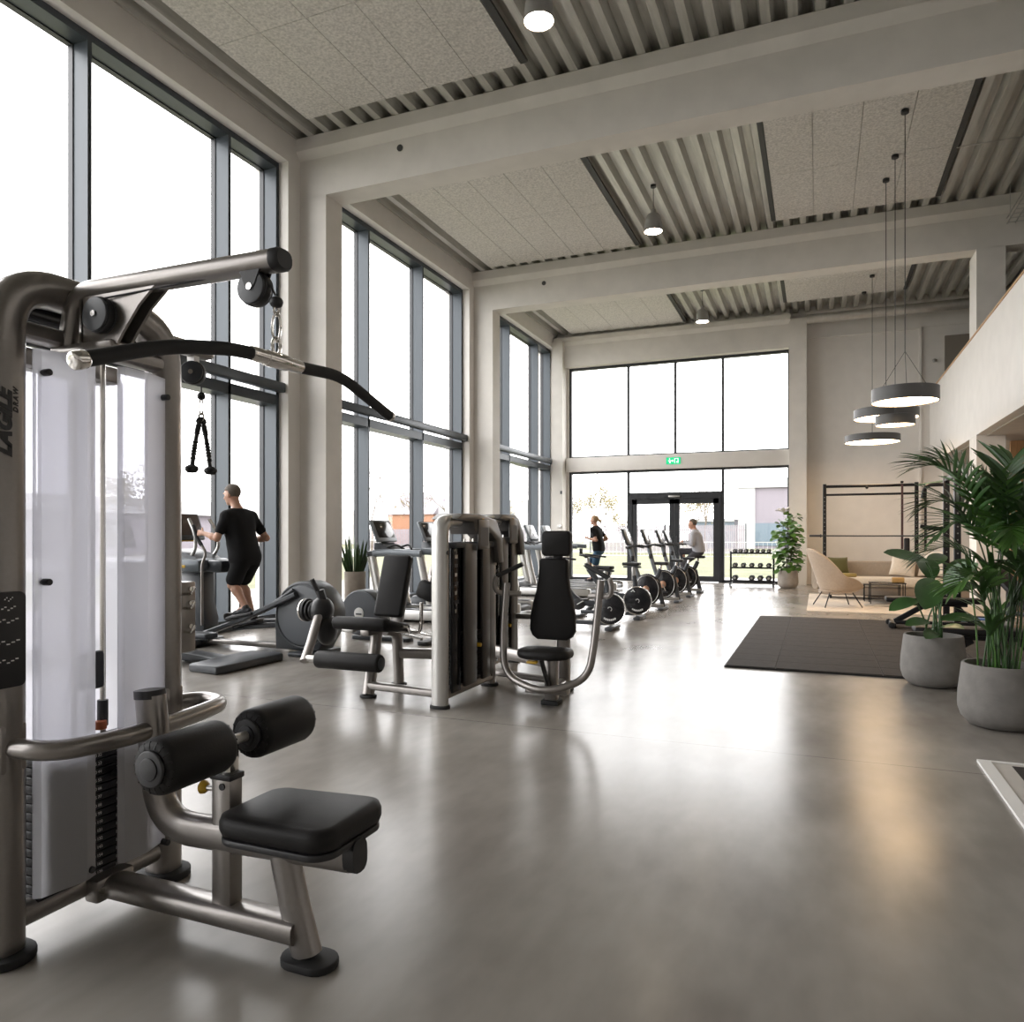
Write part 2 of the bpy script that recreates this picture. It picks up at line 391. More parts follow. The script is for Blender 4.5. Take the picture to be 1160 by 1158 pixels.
f = MB(); f.box(XS[1]+.035, XS[1]+.12, -.02, .12, 0, 2.6); f.box(XS[3]-.12, XS[3]-.035, -.02, .12, 0, 2.6); f.box(XS[1]+.12, XS[3]-.12, -.02, .12, 2.48, 2.6)
f.build('door_frame', M_dframe, t, smooth=False)
xm = (XS[1]+XS[3])/2
for a_, b_, s_ in ((XS[1]+.12, xm, 1), (xm, XS[3]-.12, -1)):
    g = MB(); g.box(a_+.004, a_+.15, .0, .08, .02, 2.47); g.box(b_-.15, b_-.004, .0, .08, .02, 2.47); g.box(a_+.004, b_-.004, 0, .08, 2.33, 2.495); g.box(a_+.15, b_-.15, 0, .08, .02, .18)
    lf = g.build('door_leaf', M_dframe, t, smooth=False)
    q = MB(); q.box(a_+.15, b_-.15, .035, .047, .18, 2.33); q.build('glass_pane', M_glass, lf, smooth=False)
    hx = b_-.06 if s_ > 0 else a_+.06
    q = MB(); q.tube(fillet([(hx, 0, .85), (hx, -.06, .85), (hx, -.06, 1.35), (hx, 0, 1.35)], .03), .012, 8); q.build('door_handle', M_dframe, lf)
cl = MB(); cl.rbox((xm, -.05, 2.55), (.34, .06, .05), .008); cl.build('door_closer', M_lsilver, t)
# exit sign on the band
t = thing('exit_sign', 'small green and white emergency exit sign on the band above the entrance door', 'sign', (-3.98, 22.30, 3.60))
q = MB(); q.rbox((0, 0, 0), (.42, .02, .2), .004); q.build('sign_panel', emit('exit_green', (.02, .55, .22), .9), t)
MW = emit('exit_white', (.9, 1, .95), 1.0)
q = MB(); q.box(.03, .05, -.013, -.009, -.07, .07); q.box(.13, .15, -.013, -.009, -.07, .07); q.box(.05, .13, -.013, -.009, .055, .07); q.box(.09, .12, -.013, -.009, -.06, -.02)
q.box(-.15, -.03, -.013, -.009, -.01, .012); q.add([(-.03, -.012, .04), (-.03, -.012, -.04), (.01, -.012, 0)], [(0, 1, 2)])
q.ball((-.11, -.012, .055), (.018, .003, .018), 8, 6); q.box(-.12, -.08, -.013, -.009, -.07, -.01); q.build('pictogram', MW, t)

# ---------------- acoustic ceiling panels
def raft(x0, x1, y0, y1, nx, rows, label):
    b = MB(); w_ = (x1-x0)/nx; ys = [y0]+rows+[y1]
    for i in range(nx):
        for a_, b_ in zip(ys, ys[1:]): b.box(x0+i*w_+.004, x0+(i+1)*w_-.004, a_+.004, b_-.004, 7.655, 7.70)
    t = thing('ceiling_panel', label, 'ceiling panel', ((x0+x1)/2, (y0+y1)/2, 7.66), kind='structure'); o = b.build('panel_field', M_felt, t, (-(x0+x1)/2, -(y0+y1)/2, -7.66), smooth=False)
    s_ = MB(); 
    if x0 < -5: s_.box(x1+.005, x1+.10, y0, y1, 7.66, 7.70)
    else: s_.box(x0-.09, x0-.005, y0, y1, 7.66, 7.70); s_.box(x1+.005, x1+.09, y0, y1, 7.66, 7.70)
    s_.build('edge_channel', M_gap, t, (-(x0+x1)/2, -(y0+y1)/2, -7.66), smooth=False)
LX, RX = (-7.12, -3.66), (-.78, 2.0)
raft(*LX, 4.0, 9.22, 5, [5.0, 7.4], 'nearest grey wood-wool ceiling panel field at the window side')
raft(*LX, 10.7, 15.95, 5, [11.3, 13.68], 'second grey wood-wool ceiling panel field at the window side')
raft(*LX, 17.2, 22.2, 5, [17.5, 19.9], 'farthest grey wood-wool ceiling panel field at the window side')
raft(*RX, 10.7, 15.75, 4, [11.3, 13.75], 'grey wood-wool ceiling panel field above the three nearest lamp cords')
raft(*RX, 17.2, 21.4, 4, [17.5, 19.9], 'farthest grey wood-wool ceiling panel field above the lounge corner')
# thin service pipe crossing the right deck
q = MB(); q.cyl((2.05, 13.75, 7.60), (8, 13.75, 7.60), .012, n=8); q.cyl((2.05, 19.2, 7.60), (8, 19.2, 7.60), .012, n=8); st(q.build('trim_rod', M_galv), 'thin steel rods crossing below the corrugated deck', 'rod')
q = MB(); q.cyl((-.3, 21.9, 7.28), (8, 21.9, 7.28), .13, n=16)
for k in range(7): q.cyl((.9+k*1.2, 21.9, 7.28), (.95+k*1.2, 21.9, 7.28), .14, n=16)
tag(q.build('ventilation_duct', M_galv), 'round galvanised ventilation duct along the top of the far wall', 'duct')
# ---------------- gallery on the right
XB = 2.754
g = MB(); g.box(XB, XB+.16, 0.5, YF+.2, 3.28, 5.19); g.box(XB+.16, 8.2, .5, YF+.2, 3.28, 3.62)
st(g.build('wall_gallery', M_wall, smooth=False), 'solid white gallery parapet on the right', 'wall')
g = MB(); g.box(XB-.015, XB+.175, .5, YF+.2, 5.19, 5.225); st(g.build('trim_handrail', M_oak, smooth=False), 'slim oak cap along the top of the gallery parapet', 'trim')
g = MB(); g.box(XB+.16, 8.2, .5, YF+.2, 3.255, 3.279); 
st(g.build('ceiling_gallery', M_soffit, smooth=False), 'beige panelled soffit under the gallery', 'ceiling')
for y, nm in ((16.32, 'white square column carrying the gallery behind the tall palm'), (9.79, 'white gallery column out of view on the right')):
    g = MB(); g.box(XB+.002, XB+.47, y, y+.7, 0, 3.28); g.box(XB+.002, XB+.47, y, y+.7, 5.225, 6.79); st(g.build('column', M_conc, smooth=False), nm, 'column')
g = MB(); g.box(3.5, 8.2, 17.3, 17.4, 0, 3.25); st(g.build('wall_lobby', M_oak, smooth=False), 'oak clad wall under the gallery', 'wall')
g = MB(); g.box(XB+.3, 8.2, YF+.1, YF+.2, 0, 3.25); st(g.build('wall_lounge', M_wall, smooth=False), 'beige end wall under the gallery', 'wall')
g = MB(); g.box(3.1, 4.3, 22.6, 22.69, 3.6, 6.67); st(g.build('door_2', mat('taupe_door', (.22, .19, .16), .6), smooth=False), 'tall taupe doorway on the gallery level at the far wall', 'door')
sd = MB(); sd.lathe([(.0, 0), (.05, 0), (.05, .03), (.03, .04)], 16, Mx((2.86, 22.68, 6.05), 90)); tag(sd.build('smoke_detector', M_lsilver), 'small round detector on the far wall above the gallery', 'detector')
# ---------------- lights
def area(name, loc, rot, size, e, col=(1, .86, .70), shape='DISK', size_y=None):
    l = bpy.data.lights.new(name, 'AREA'); l.shape = shape; l.size = size; l.energy = e; l.color = col
    if size_y: l.size_y = size_y
    o = bpy.data.objects.new(name, l); C.objects.link(o); o.location = loc; o.rotation_euler = rot; return o
for y0, y1 in BAYS:
    p = area('window_portal', (-8.36, (y0+y1)/2, 3.7), (0, -PI/2, 0), 7.0, 1, shape='RECTANGLE', size_y=y1-y0); p.data.cycles.is_portal = True
p = area('window_portal', (-4, YF+.3, 3.3), (-PI/2, 0, 0), 6.5, 1, shape='RECTANGLE', size_y=6.6); p.data.cycles.is_portal = True
# ================================================================== LAMPS
M_lampgrey = mat('lamp_shade_grey', (.065, .062, .06), .5)
M_bell = mat('bell_lamp_grey', (.30, .29, .28), .45)
E_warm = emit('warm_diffuser', (1, .70, .42), 11.)
E_bulb = emit('warm_bulb', (1, .82, .62), 40.)
def bell(loc, label):
    t = thing('pendant_lamp', label, 'lamp', loc, group='bell pendant lamps')
    m = MB(); m.lathe([(.165, 0), (.162, .03), (.15, .16), (.128, .27), (.10, .31), (.045, .33), (.04, .40), (.0, .41)], 32, cap=False)
    m.lathe([(.158, .002), (.155, .03), (.143, .16), (.12, .262), (0, .27)], 32, cap=False); m.build('lamp_shade', M_bell, t)
    m = MB(); m.lathe([(0, .012), (.148, .012), (.148, .02), (0, .02)], 32, cap=False); m.build('diffuser', E_bulb, t)
    m = MB(); m.cyl((0, 0, .40), (0, 0, 7.71-loc[2]), .006, n=8); m.cyl((0, 0, 7.66-loc[2]), (0, 0, 7.71-loc[2]), .05, n=16); m.build('cord', M_black, t)
bell((-2.75, 7.45, 6.86), 'grey bell pendant lamp cut by the top edge of the picture')
bell((-2.75, 13.4, 6.86), 'grey bell pendant lamp between the two ceiling beams')
bell((-2.75, 19.55, 6.86), 'small distant bell pendant lamp beyond the second ceiling beam')
def drum(x, y, z, dia, h, anchors, label, fan=0.):
    t = thing('disc_pendant', label, 'lamp', (x, y, z), group='disc pendant lamps over the lounge')
    r = dia/2; m = MB()
    m.lathe([(r-.012, .012), (r-.012, 0), (r, 0), (r, h), (r-.02, h+.006), (0, h+.006)], 64, cap=False); m.build('lamp_shade', M_lampgrey, t, ang=50)
    m = MB(); m.lathe([(0, .014), (r-.012, .014), (r-.012, .03), (0, .03)], 64, cap=False); m.build('diffuser', E_warm, t)
    m = MB(); zc = 7.655-z
    if fan:
        m.cyl((0, 0, h+fan), (0, 0, zc), .006, n=8)
        for k in range(3):
            a = R(200+k*120); m.cyl((0, 0, h+fan), (r*.75*math.cos(a), r*.75*math.sin(a), h), .004, n=6)
    else: m.cyl((0, 0, h), (0, 0, zc), .006, n=8)
    m.build('cord', M_black, t)
    m = MB(); m.rcyl((0, 0, zc-.055), (0, 0, zc), .055, .008); m.build('ceiling_rose', M_black, t)
drum(1.18, 12.35, 3.35, .90, .20, 1, 'largest looking and topmost dark disc lamp over the lounge, on splayed wires', fan=.55)
drum(1.10, 14.62, 3.44, 1.04, .16, 1, 'dark disc lamp partly hidden behind the topmost disc lamp')
drum(1.17, 13.76, 3.20, .60, .16, 1, 'smallest dark disc lamp just under the topmost one')
drum(1.2, 19.9, 3.62, 1.22, .17, 1, 'lowest and most distant dark disc lamp over the lounge')
m = MB(); m.rcyl((1.09, 21.2, 7.6), (1.09, 21.2, 7.655), .055, .008); tag(m.build('ceiling_rose', M_black), 'small black ceiling rose farthest from the window wall', 'ceiling rose')
for k, (x, y) in enumerate(((4.2, 19.3), (4.2, 14.6), (4.2, 10.2), (4.2, 5.8))):  # lamps out of view, added for warm light under the gallery
    t = thing('added_downlight', ('farthest', 'second farthest', 'third farthest', 'nearest')[k]+' unseen round lamp added in the soffit under the gallery', 'added_downlight', (x, y, 3.25), group='added unseen lamps under the gallery')
    m = MB(); m.lathe([(.10, 0), (.125, 0), (.125, .006), (.10, .006)], 32, cap=False); m.build('trim_ring', M_whitep, t)
    m = MB(); m.lathe([(0, .003), (.10, .003), (.10, .006), (0, .006)], 32, cap=False); m.build('diffuser', E_bulb, t)
# ================================================================== OUTSIDE
M_lawn = mat('lawn_grass', (.095, .10, .045), .9, var=.35, vscale=.8, bump=.3, bscale=12)
M_pave = mat('pale_paving', (.30, .29, .275), .8, var=.08, vscale=2)
M_rend = mat('white_render', (.40, .40, .40), .8, var=.04, vscale=1)
M_lilac = mat('lilac_cladding', (.19, .17, .195), .7, var=.05, vscale=1, stretch=(4, 4, .3))
M_bglass = mat('blue_grey_glazing', (.10, .135, .165), .3)
M_brick = mat('orange_brick', (.30, .15, .09), .8, var=.1, vscale=6)
M_slat = mat('grey_fence_slats', (.22, .20, .22), .7, var=.08, vscale=3)
M_bark = mat('bark', (.11, .09, .07), .9, var=.2, vscale=12)
M_olive = mat('autumn_leaves', (.20, .17, .085), .8, var=.3, vscale=6)
g = MB(); g.box(-140, -8.4, -40, 160, -.3, -.06); g.box(-8.4, 90, 22.9, 160, -.3, -.06)
st(g.build('ground', M_lawn, smooth=False), 'green lawn outside the windows', 'lawn')
g = MB(); g.box(-8.4, 9, 22.85, 26.0, -.2, -.045); g.box(-14, -8.4, -20, 24, -.2, -.045); g.box(-40, 60, 60, 66, -.2, -.04); g.box(-44, -28, -20, 70, -.2, -.04)
st(g.build('ground_paving', M_pave, smooth=False), 'pale paving along the outside of the building', 'paving')
t = thing('building', 'white flat-roofed building with lilac upper wall seen right of the entrance door', 'building', (-7.8, 83, -.06))
m = MB(); m.box(0, 30, 0, 14, 0, 7.4); m.build('wall', M_lilac, t, smooth=False)
m = MB(); m.box(-.3, 30.3, -.35, 14, 6.45, 7.45); m.build('roof', M_rend, t, smooth=False)
m = MB(); m.box(-.1, 1.6, -.2, 1, 0, 6.45); m.build('pier', M_rend, t, smooth=False)
m = MB(); m.box(1.6, 30, -.1, 0, .3, 2.7); m.build('window_strip', M_bglass, t, smooth=False)
t = thing('building', 'pale low wing with blue grey windows beside the white flat-roofed building', 'building', (-12.7, 84, -.06))
m = MB(); m.box(0, 4.3, 0, 8, 0, 2.9); m.build('wall', M_bglass, t, smooth=False); m = MB(); m.box(-.2, 4.3, -.2, 8, 2.9, 3.2); m.build('roof', M_rend, t, smooth=False)
t = thing('building', 'long low white building behind the man in black', 'building', (-56, 26, -.06))
m = MB(); m.box(0, 10, 0, 34, 0, 3.4); m.build('wall', M_lilac, t, smooth=False); m = MB(); m.box(-.4, 10.6, -.4, 34.4, 3.0, 4.1); m.build('roof', M_rend, t, smooth=False)
t = thing('building', 'wide white hall seen behind the first treadmill', 'building', (-78, 66, -.06))
m = MB(); m.box(0, 12, 0, 32, 0, 5.2); m.build('wall', M_rend, t, smooth=False)
m = MB(); m.box(12, 12.2, 9, 16.5, 0, 3.0); m.build('gate', M_lilac, t, smooth=False); m = MB(); m.box(12, 12.2, 18, 21, 1, 2.4); m.build('brick_panel', M_brick, t, smooth=False)
t = thing('building', 'small house with orange wall and grey gable behind the second treadmill', 'building', (-62, 100, -.06))
m = MB(); m.box(0, 8, 0, 9, 0, 4.6); m.build('wall', M_brick, t, smooth=False)
m = MB(); m.prism([(-.3, 4.6), (9.3, 4.6), (4.5, 8.2)], 8.4, basis((-.2, 0, 0), (0, 1, 0), (0, 0, 1))); m.build('roof', M_slat, t, smooth=False)
t = thing('building', 'pale block seen through the farthest tall window bay', 'building', (-52, 98, -.06))
m = MB(); m.box(0, 14, 0, 10, 0, 6.4); m.build('wall', M_rend, t, smooth=False); m = MB(); m.box(2, 12, -.1, 0, 1, 4.5); m.build('window_strip', M_bglass, t, smooth=False)
# fence of vertical slats with posts, beyond the lawn
def fence(x0, x1, y, h, label):
    t = thing('fence', label, 'fence', (x0, y, -.06)); m = MB(); x = .2
    while x < x1-x0-.2: m.box(x, x+.11, 0, .02, .08, h); x += .145
    m.box(0, x1-x0, .02, .05, .4, .46); m.box(0, x1-x0, .02, .05, h-.4, h-.34); m.build('slat_panel', M_slat, t, smooth=False)
    x = 0
    while x <= x1-x0+.01: m = MB(); m.box(x-.05, x+.05, .0, .1, 0, h+.1); m.build('post', M_dgrey, t, smooth=False); x += 6
fence(-17, -5, 58, 2.2, 'grey slatted fence beyond the lawn behind the seated cyclist')
fence(-42, -24, 62, 2.0, 'grey slatted fence beyond the lawn behind the woman on the treadmill')
t = thing('railing', 'thin pale metal railing on the lawn in front of the white building', 'railing', (-13, 46, -.06)); m = MB()
for z in (.15, 1.0): m.box(0, 16, -.02, .02, z, z+.04)
for k in range(65): m.cyl((k*.25, 0, .15), (k*.25, 0, 1.0), .008, n=5)
m.build('rail_frame', M_lsilver, t, smooth=False)
def lamp_post(x, y, h, label):
    t = thing('street_lamp', label, 'street lamp', (x, y, -.06)); m = MB(); m.tube(fillet([(0, 0, 0), (0, 0, h), (-1.2, 0, h+.25)], .5), .07, 8); m.build('pole', M_galv, t)
    m = MB(); m.rbox((-1.5, 0, h+.28), (.7, .22, .1), .03); m.build('lamp_head', M_lsilver, t)
lamp_post(-19.6, 52, 6.4, 'pale street lamp standing behind the woman on the treadmill')
lamp_post(-17.9, 63.5, 7.0, 'pale street lamp seen through the fanlight above the door')
def branch(m, p, d, L, r, lev, rng, tips):
    q = p+d*L; mid = (p+q)/2+V((rng.uniform(-1, 1), rng.uniform(-1, 1), 0))*L*.06
    m.tube([p, mid, q], r, 5, taper=[1, .82, .6], caps=False)
    if lev == 0: tips.append(q); return
    for k in range(3 if lev > 1 else 2):
        a = rng.uniform(0, 2*PI); sp = rng.uniform(.35, .75)
        x = d.orthogonal().normalized(); y = d.cross(x); nd = (d*math.cos(sp)+(x*math.cos(a)+y*math.sin(a))*math.sin(sp)+V((0, 0, .12))).normalized()
        branch(m, p+(q-p)*rng.uniform(.75, 1), nd, L*rng.uniform(.6, .85), r*.55, lev-1, rng, tips)
def tree(x, y, h, label, leaves=0, seed=1, lm=None):
    rng = random.Random(seed); t = thing('bare_tree' if not leaves else 'garden_tree', label, 'tree', (x, y, -.06)); m = MB(); tips = []
    branch(m, V((0, 0, 0)), V((0, 0, 1)), h*.34, h*.013, 4, rng, tips); m.build('trunk', M_bark, t)
    if leaves:
        f = MB()
        for k in range(int(leaves*2.2)):
            p = rng.choice(tips)*rng.uniform(.8, 1.02)+V([rng.gauss(0, h*.05) for _ in range(3)]); s = rng.uniform(.05, .11)*h/6
            M = Mx(p, rng.uniform(0, 360), rng.uniform(0, 360), rng.uniform(0, 360)); f.add([(-s, 0, 0), (0, -s*.5, 0), (s, 0, 0), (0, s*.5, .02)], [(0, 1, 2, 3)], M)
        f.build('foliage', lm or M_olive, t, smooth=False)
tree(-36, 32, 6.5, 'pale olive tree beside the low white building', 700, 3)
tree(-33, 41, 5.5, 'thin bare tree right of the man on the elliptical', 0, 4)
tree(-30.5, 47, 8.2, 'bare branching tree behind the snake plant', 0, 5)
tree(-30, 59, 8.2, 'bare tree between the two treadmill consoles', 0, 6)
tree(-36, 64, 7.5, 'bare tree behind the second treadmill console', 90, 8)
tree(-32, 88, 9, 'bare tree in the farthest tall window bay', 60, 9)
for k, (x, y, h, lv, s, nm) in enumerate(((-25.2, 77, 6.5, 900, 11, 'yellowish autumn tree left of the entrance door'), (-19.5, 72, 7.5, 900, 12, 'tall yellowish autumn tree seen through the left door leaf'),
      (-15.6, 63, 4.0, 800, 13, 'olive tree seen between the bikes and the door post'), (-12.5, 80, 6.5, 800, 14, 'olive tree above the cyclist'), (-29.5, 69, 5.5, 800, 15, 'rust coloured autumn tree beside the treadmill runner'), (-36.5, 79, 6, 700, 17, 'olive tree at the left end of the far glazing'), (-9.5, 70, 9, 0, 18, 'tall bare tree left of the white flat-roofed building'))):
    tree(x, y, h, nm, lv, s)
# ================================================================== LAT PULLDOWN MACHINE
def frost_mat():
    m = bpy.data.materials.new('frosted_acrylic'); m.use_nodes = True; nt = m.node_tree; nt.nodes.clear(); L = nt.links.new
    d = nn(nt, 'ShaderNodeBsdfDiffuse'); d.inputs[0].default_value = (.86, .86, .87, 1)
    t = nn(nt, 'ShaderNodeBsdfTranslucent'); t.inputs[0].default_value = (.93, .93, .95, 1)
    p = nn(nt, 'ShaderNodeBsdfTransparent'); p.inputs[0].default_value = (.9, .9, .95, 1)
    g = nn(nt, 'ShaderNodeBsdfGlossy'); g.inputs['Roughness'].default_value = .3
    a = nn(nt, 'ShaderNodeMixShader'); a.inputs[0].default_value = .62; b = nn(nt, 'ShaderNodeMixShader'); b.inputs[0].default_value = .42
    c = nn(nt, 'ShaderNodeMixShader'); c.inputs[0].default_value = .06; o = nn(nt, 'ShaderNodeOutputMaterial')
    L(d.outputs[0], a.inputs[1]); L(t.outputs[0], a.inputs[2]); L(a.outputs[0], b.inputs[1]); L(p.outputs[0], b.inputs[2])
    L(b.outputs[0], c.inputs[1]); L(g.outputs[0], c.inputs[2]); L(c.outputs[0], o.inputs[0]); return m
M_frost = frost_mat()
def stadium(a, b, n=10):
    """rounded slot outline, half-length a (x), half-width b (y)"""
    o = []
    for k in range(n+1): t = -PI/2+PI*k/n; o.append((a-b+b*math.cos(t), b*math.sin(t)))
    for k in range(n+1): t = PI/2+PI*k/n; o.append((-a+b+b*math.cos(t), b*math.sin(t)))
    return o
def rrect(w, h, r, n=5):
    o = []
    for cx, cy, a0 in ((w/2-r, -h/2+r, -90), (w/2-r, h/2-r, 0), (-w/2+r, h/2-r, 90), (-w/2+r, -h/2+r, 180)):
        for k in range(n+1): t = R(a0+90*k/n); o.append((cx+r*math.cos(t), cy+r*math.sin(t)))
    return o
def pulley(c, r, parent, w=.03, name='pulley', axis=(0, 1, 0), cover=True):
    ax = V(axis).normalized(); c = V(c); m = MB()
    m.rcyl(c-ax*w*.5, c+ax*w*.5, r, .008, 28); o = m.build(name, M_black, parent)
    m = MB()
    if cover:
        m.rcyl(c-ax*(w*.5+.008), c-ax*(w*.5-.001), r*.93, .003, 28); m.rcyl(c+ax*(w*.5-.001), c+ax*(w*.5+.008), r*.93, .003, 28); m.build('pulley_cover', M_dgrey, o)
        m = MB()
    m.cyl(c-ax*(w*.5+.014), c+ax*(w*.5+.014), .011, n=8); m.build('bolt', M_chrome, o)
    return o
AY = -.14
L_ = thing('lat_pulldown_machine', 'large grey lat pulldown machine with frosted white side panels in the near corner', 'gym machine', (-2.5, 2.0, 0))
m = MB(); YN, YR = -.36, .30
p_ = fillet([(0, YN, .02), (0, YN, 2.255), (0, YR, 2.255), (0, YR, .02)], .19, 10)
m.tube(p_, (.062, .068), 20, up=(1, 0, 0), p=2.6); m.build('tower_frame', M_silver, L_, ang=50)
for y, in ((YN,), (YR,)):
    m = MB(); m.prism(stadium(.115, .085), .03, Mx((0, y, 0)), .006); m.build('foot', M_rubber, L_)
m = MB(); m.tube([(.01, YN, 2.09), (.01, YR, 2.09)], (.045, .032), 14, up=(0, 0, 1), p=3); m.build('top_crossbar', M_silver, L_)
m = MB(); m.tube([(0, YR, 2.20), (0, .53, 2.20), (0, .56, 2.20)], (.036, .032), 14, up=(0, 0, 1), p=3, taper=[1, 1, .6]); m.build('rear_stub', M_silver, L_)
m = MB(); m.tube([(.0, YN, .115), (.0, YR, .115)], (.045, .04), 14, up=(0, 0, 1), p=2.6); m.build('bottom_crossbar', M_silver, L_)
m = MB(); m.tube([(-.13, YN, 2.215), (-.13, YR, 2.215)], (.035, .05), 14, up=(0, 0, 1), p=3); m.build('top_housing', M_blackg, L_)
m = MB(); m.rbox((-.21, -.02, 2.05), (.12, .5, .07), .015); m.build('rear_crossbar', M_silver, L_)
m = MB(); pa = fillet([(.035, AY, 2.07), (.075, AY, 2.255), (.95, AY, 2.25)], .17, 10)
m.tube(pa, (.034, .0395), 18, up=(0, 1, 0), p=2.6); m.build('overhead_arm', M_silver, L_, ang=50)
m = MB(); m.tube([(.945, AY, 2.25), (.97, AY, 2.25), (.98, AY, 2.25)], (.0345, .0415), 18, up=(0, 1, 0), p=2.6, taper=[1, 1, .85]); m.build('arm_end_cap', M_black, L_)
m = MB(); pl_ = [(.13, 2.225), (.47, 2.225), (.40, 2.17), (.33, 2.09), (.30, 2.05), (.13, 2.05)]
for y in (-.03, .02): m.prism(pl_, .010, basis((0, AY+y+.01, 0), (1, 0, 0), (0, 0, 1)))
m.rbox((.13, AY, 2.14), (.03, .06, .17), .006); m.build('pulley_bracket', M_silver, L_)
m = MB(); m.rbox((.14, AY, 2.05), (.30, .09, .03), .008); m.build('bracket_foot', M_silver, L_)
pulley((.245, AY-.05, 2.145), .062, L_, .03)
m = MB()
for y in (-.03, .022): m.prism([(.82, 2.235), (.91, 2.235), (.88, 2.17), (.85, 2.17)], .006, basis((0, AY+y+.008, 0), (1, 0, 0), (0, 0, 1)))
m.build('pulley_hanger', M_black, L_)
pulley((.865, AY, 2.172), .056, L_, .034)
m = MB(); m.tube(fillet([(.245, AY-.04, 2.205), (.82, AY-.01, 2.228), (.918, AY, 2.19), (.943, AY, 2.143)], .04, 5), .0033, 6); m.build('steel_cable', M_black, L_)
pulley((.0, .46, 2.10), .052, L_, .034, axis=(.45, -1, 0))
m = MB(); m.box(-.02, .02, .445, .475, 2.10, 2.175); m.build('pulley_hanger', M_lsilver, L_)
# inner uprights, guide rods, stack
for y in (-.045, .075):
    m = MB(); m.cyl((-.07, y, .1), (-.07, y, 2.08), .011, n=10); m.build('guide_rod', M_chrome, L_)
m = MB(); m.cyl((-.05, .015, .9), (-.05, .015, 2.08), .005, n=8); m.build('steel_cable', M_black, L_)
m = MB(); m.rbox((-.05, .01, .885), (.03, .10, .145), .014); m.build('pulley_block', M_black, L_)
m = MB(); m.cyl((-.05, .0, .66), (-.05, .0, .80), .014, n=12); m.build('selector_stem', M_lsilver, L_)
m = MB(); m.cyl((-.05, .05, .655), (-.05, .05, .685), .022, n=12); m.build('bumper', M_orange, L_)
m = MB(); m.cyl((-.07, .075, .66), (-.07, .075, .76), .02, n=12); m.build('sleeve', M_black, L_)
pm = None
for k in range(16):
    z = .15+k*.031
    if pm is None:
        q = MB(); q.rbox((0, 0, 0), (.13, .45, .028), .003); pm = q.build('weight_plate', M_steel, L_, (-.03, -.035, z))
        o = pm
    else:
        o = pm.copy(); C.objects.link(o); o.location = (-.03, -.035, z)
    a = text('%d %02d' % (80-5*k, (80-5*k)*11//5), .016, basis((.0655, .003, 0), (0, 1, 0), (0, 0, 1)), M_whitep, o, 'number_label')
    text('%d' % ((80-5*k)*11//5), .016, basis((.0655, .092, 0), (0, 1, 0), (0, 0, 1)), M_whitep, o, 'number_label')
m = MB(); m.cyl((.03, .045, .50), (.075, .045, .50), .017, n=14); sp = m.build('selector_pin', M_black, L_); m = MB(); m.cyl((.075, .045, .50), (.08, .045, .50), .009, n=10); m.build('pin_cap', M_lsilver, sp)
def shroud(ys, x0, z0, z1, bow):
    pts = []; 
    for y, dx in ys: pts.append((x0+dx, y))
    poly = pts+[(x-.006, y) for x, y in reversed(pts)]
    m = MB(); m.prism(poly, z1-z0, Mx((0, 0, z0))); return m.build('shroud_panel', M_frost, L_, smooth=False)
shroud([(-.285, .0), (-.27, .02), (-.12, .045), (-.075, .03)], .05, .17, 2.03, 0)
shroud([(.02, .03), (.035, .045), (.14, .045), (.255, .01)], .05, .17, 2.03, 0)
shroud([(-.26, 0), (-.10, -.03)], -.17, .17, 2.03, 0); shroud([(-.09, -.03), (.08, -.03)], -.17, .17, 2.03, 0); shroud([(.09, -.03), (.25, 0)], -.17, .17, 2.03, 0)
for y, z in ((-.262, 1.95), (-.262, 1.24), (.235, .17), (.235, 1.95), (-.10, .20)):
    m = MB(); m.rcyl((.055, y, z), (.10, y, z), .012, .003, 10); m.build('panel_fixing', M_black, L_)
# instruction placard and lettering on the near post
m = MB(); m.prism(rrect(.125, .31, .02), .022, basis((.062, YN-.035, 1.06), (0, 1, 0), (0, 0, 1)), .004); pc = m.build('instruction_placard', M_black, L_)
for z, w_ in ((1.19, .03), (1.16, .05), (1.12, .07), (1.05, .08), (.99, .07)):
    m = MB()
    for k in range(5): m.box(.0842, .0848, YN-.03-w_/2+k*w_/5, YN-.03-w_/2+(k+.7)*w_/5, z+.006*math.sin(k*2.1), z+.004+.006*math.sin(k*2.1))
    m.build('placard_print', M_whitep, pc)
text('LAGILE', .068, basis((.0690, YN-.034, 1.76), (0, 0, 1), (0, -1, 0)), M_black, L_, 'logo', shear=.4, bold=.004)
text('DRAW', .022, basis((.0690, YN+.003, 1.84), (0, 0, 1), (0, -1, 0)), M_black, L_, 'logo', shear=.3, bold=.001, spacing=1.4)
# bumper rail
m = MB(); rl = fillet([(.03, YN, .70), (.23, YN+.02, .70), (.29, -.12, .70), (.27, .12, .70), (.24, .30, .70), (.20, .42, .70), (.06, .45, .70), (.0, YR, .70)], [.1, .12, .1, .1, .07, .08], 6)
m.tube(rl, .033, 14); m.build('guard_rail', M_silver, L_, ang=50)
for y, z in ((YN, .70), (YR, .70)):
    m = MB(); m.rbox((.05, y, z), (.03, .09, .16), .01); m.build('rail_plate', M_silver, L_)
SX = .03
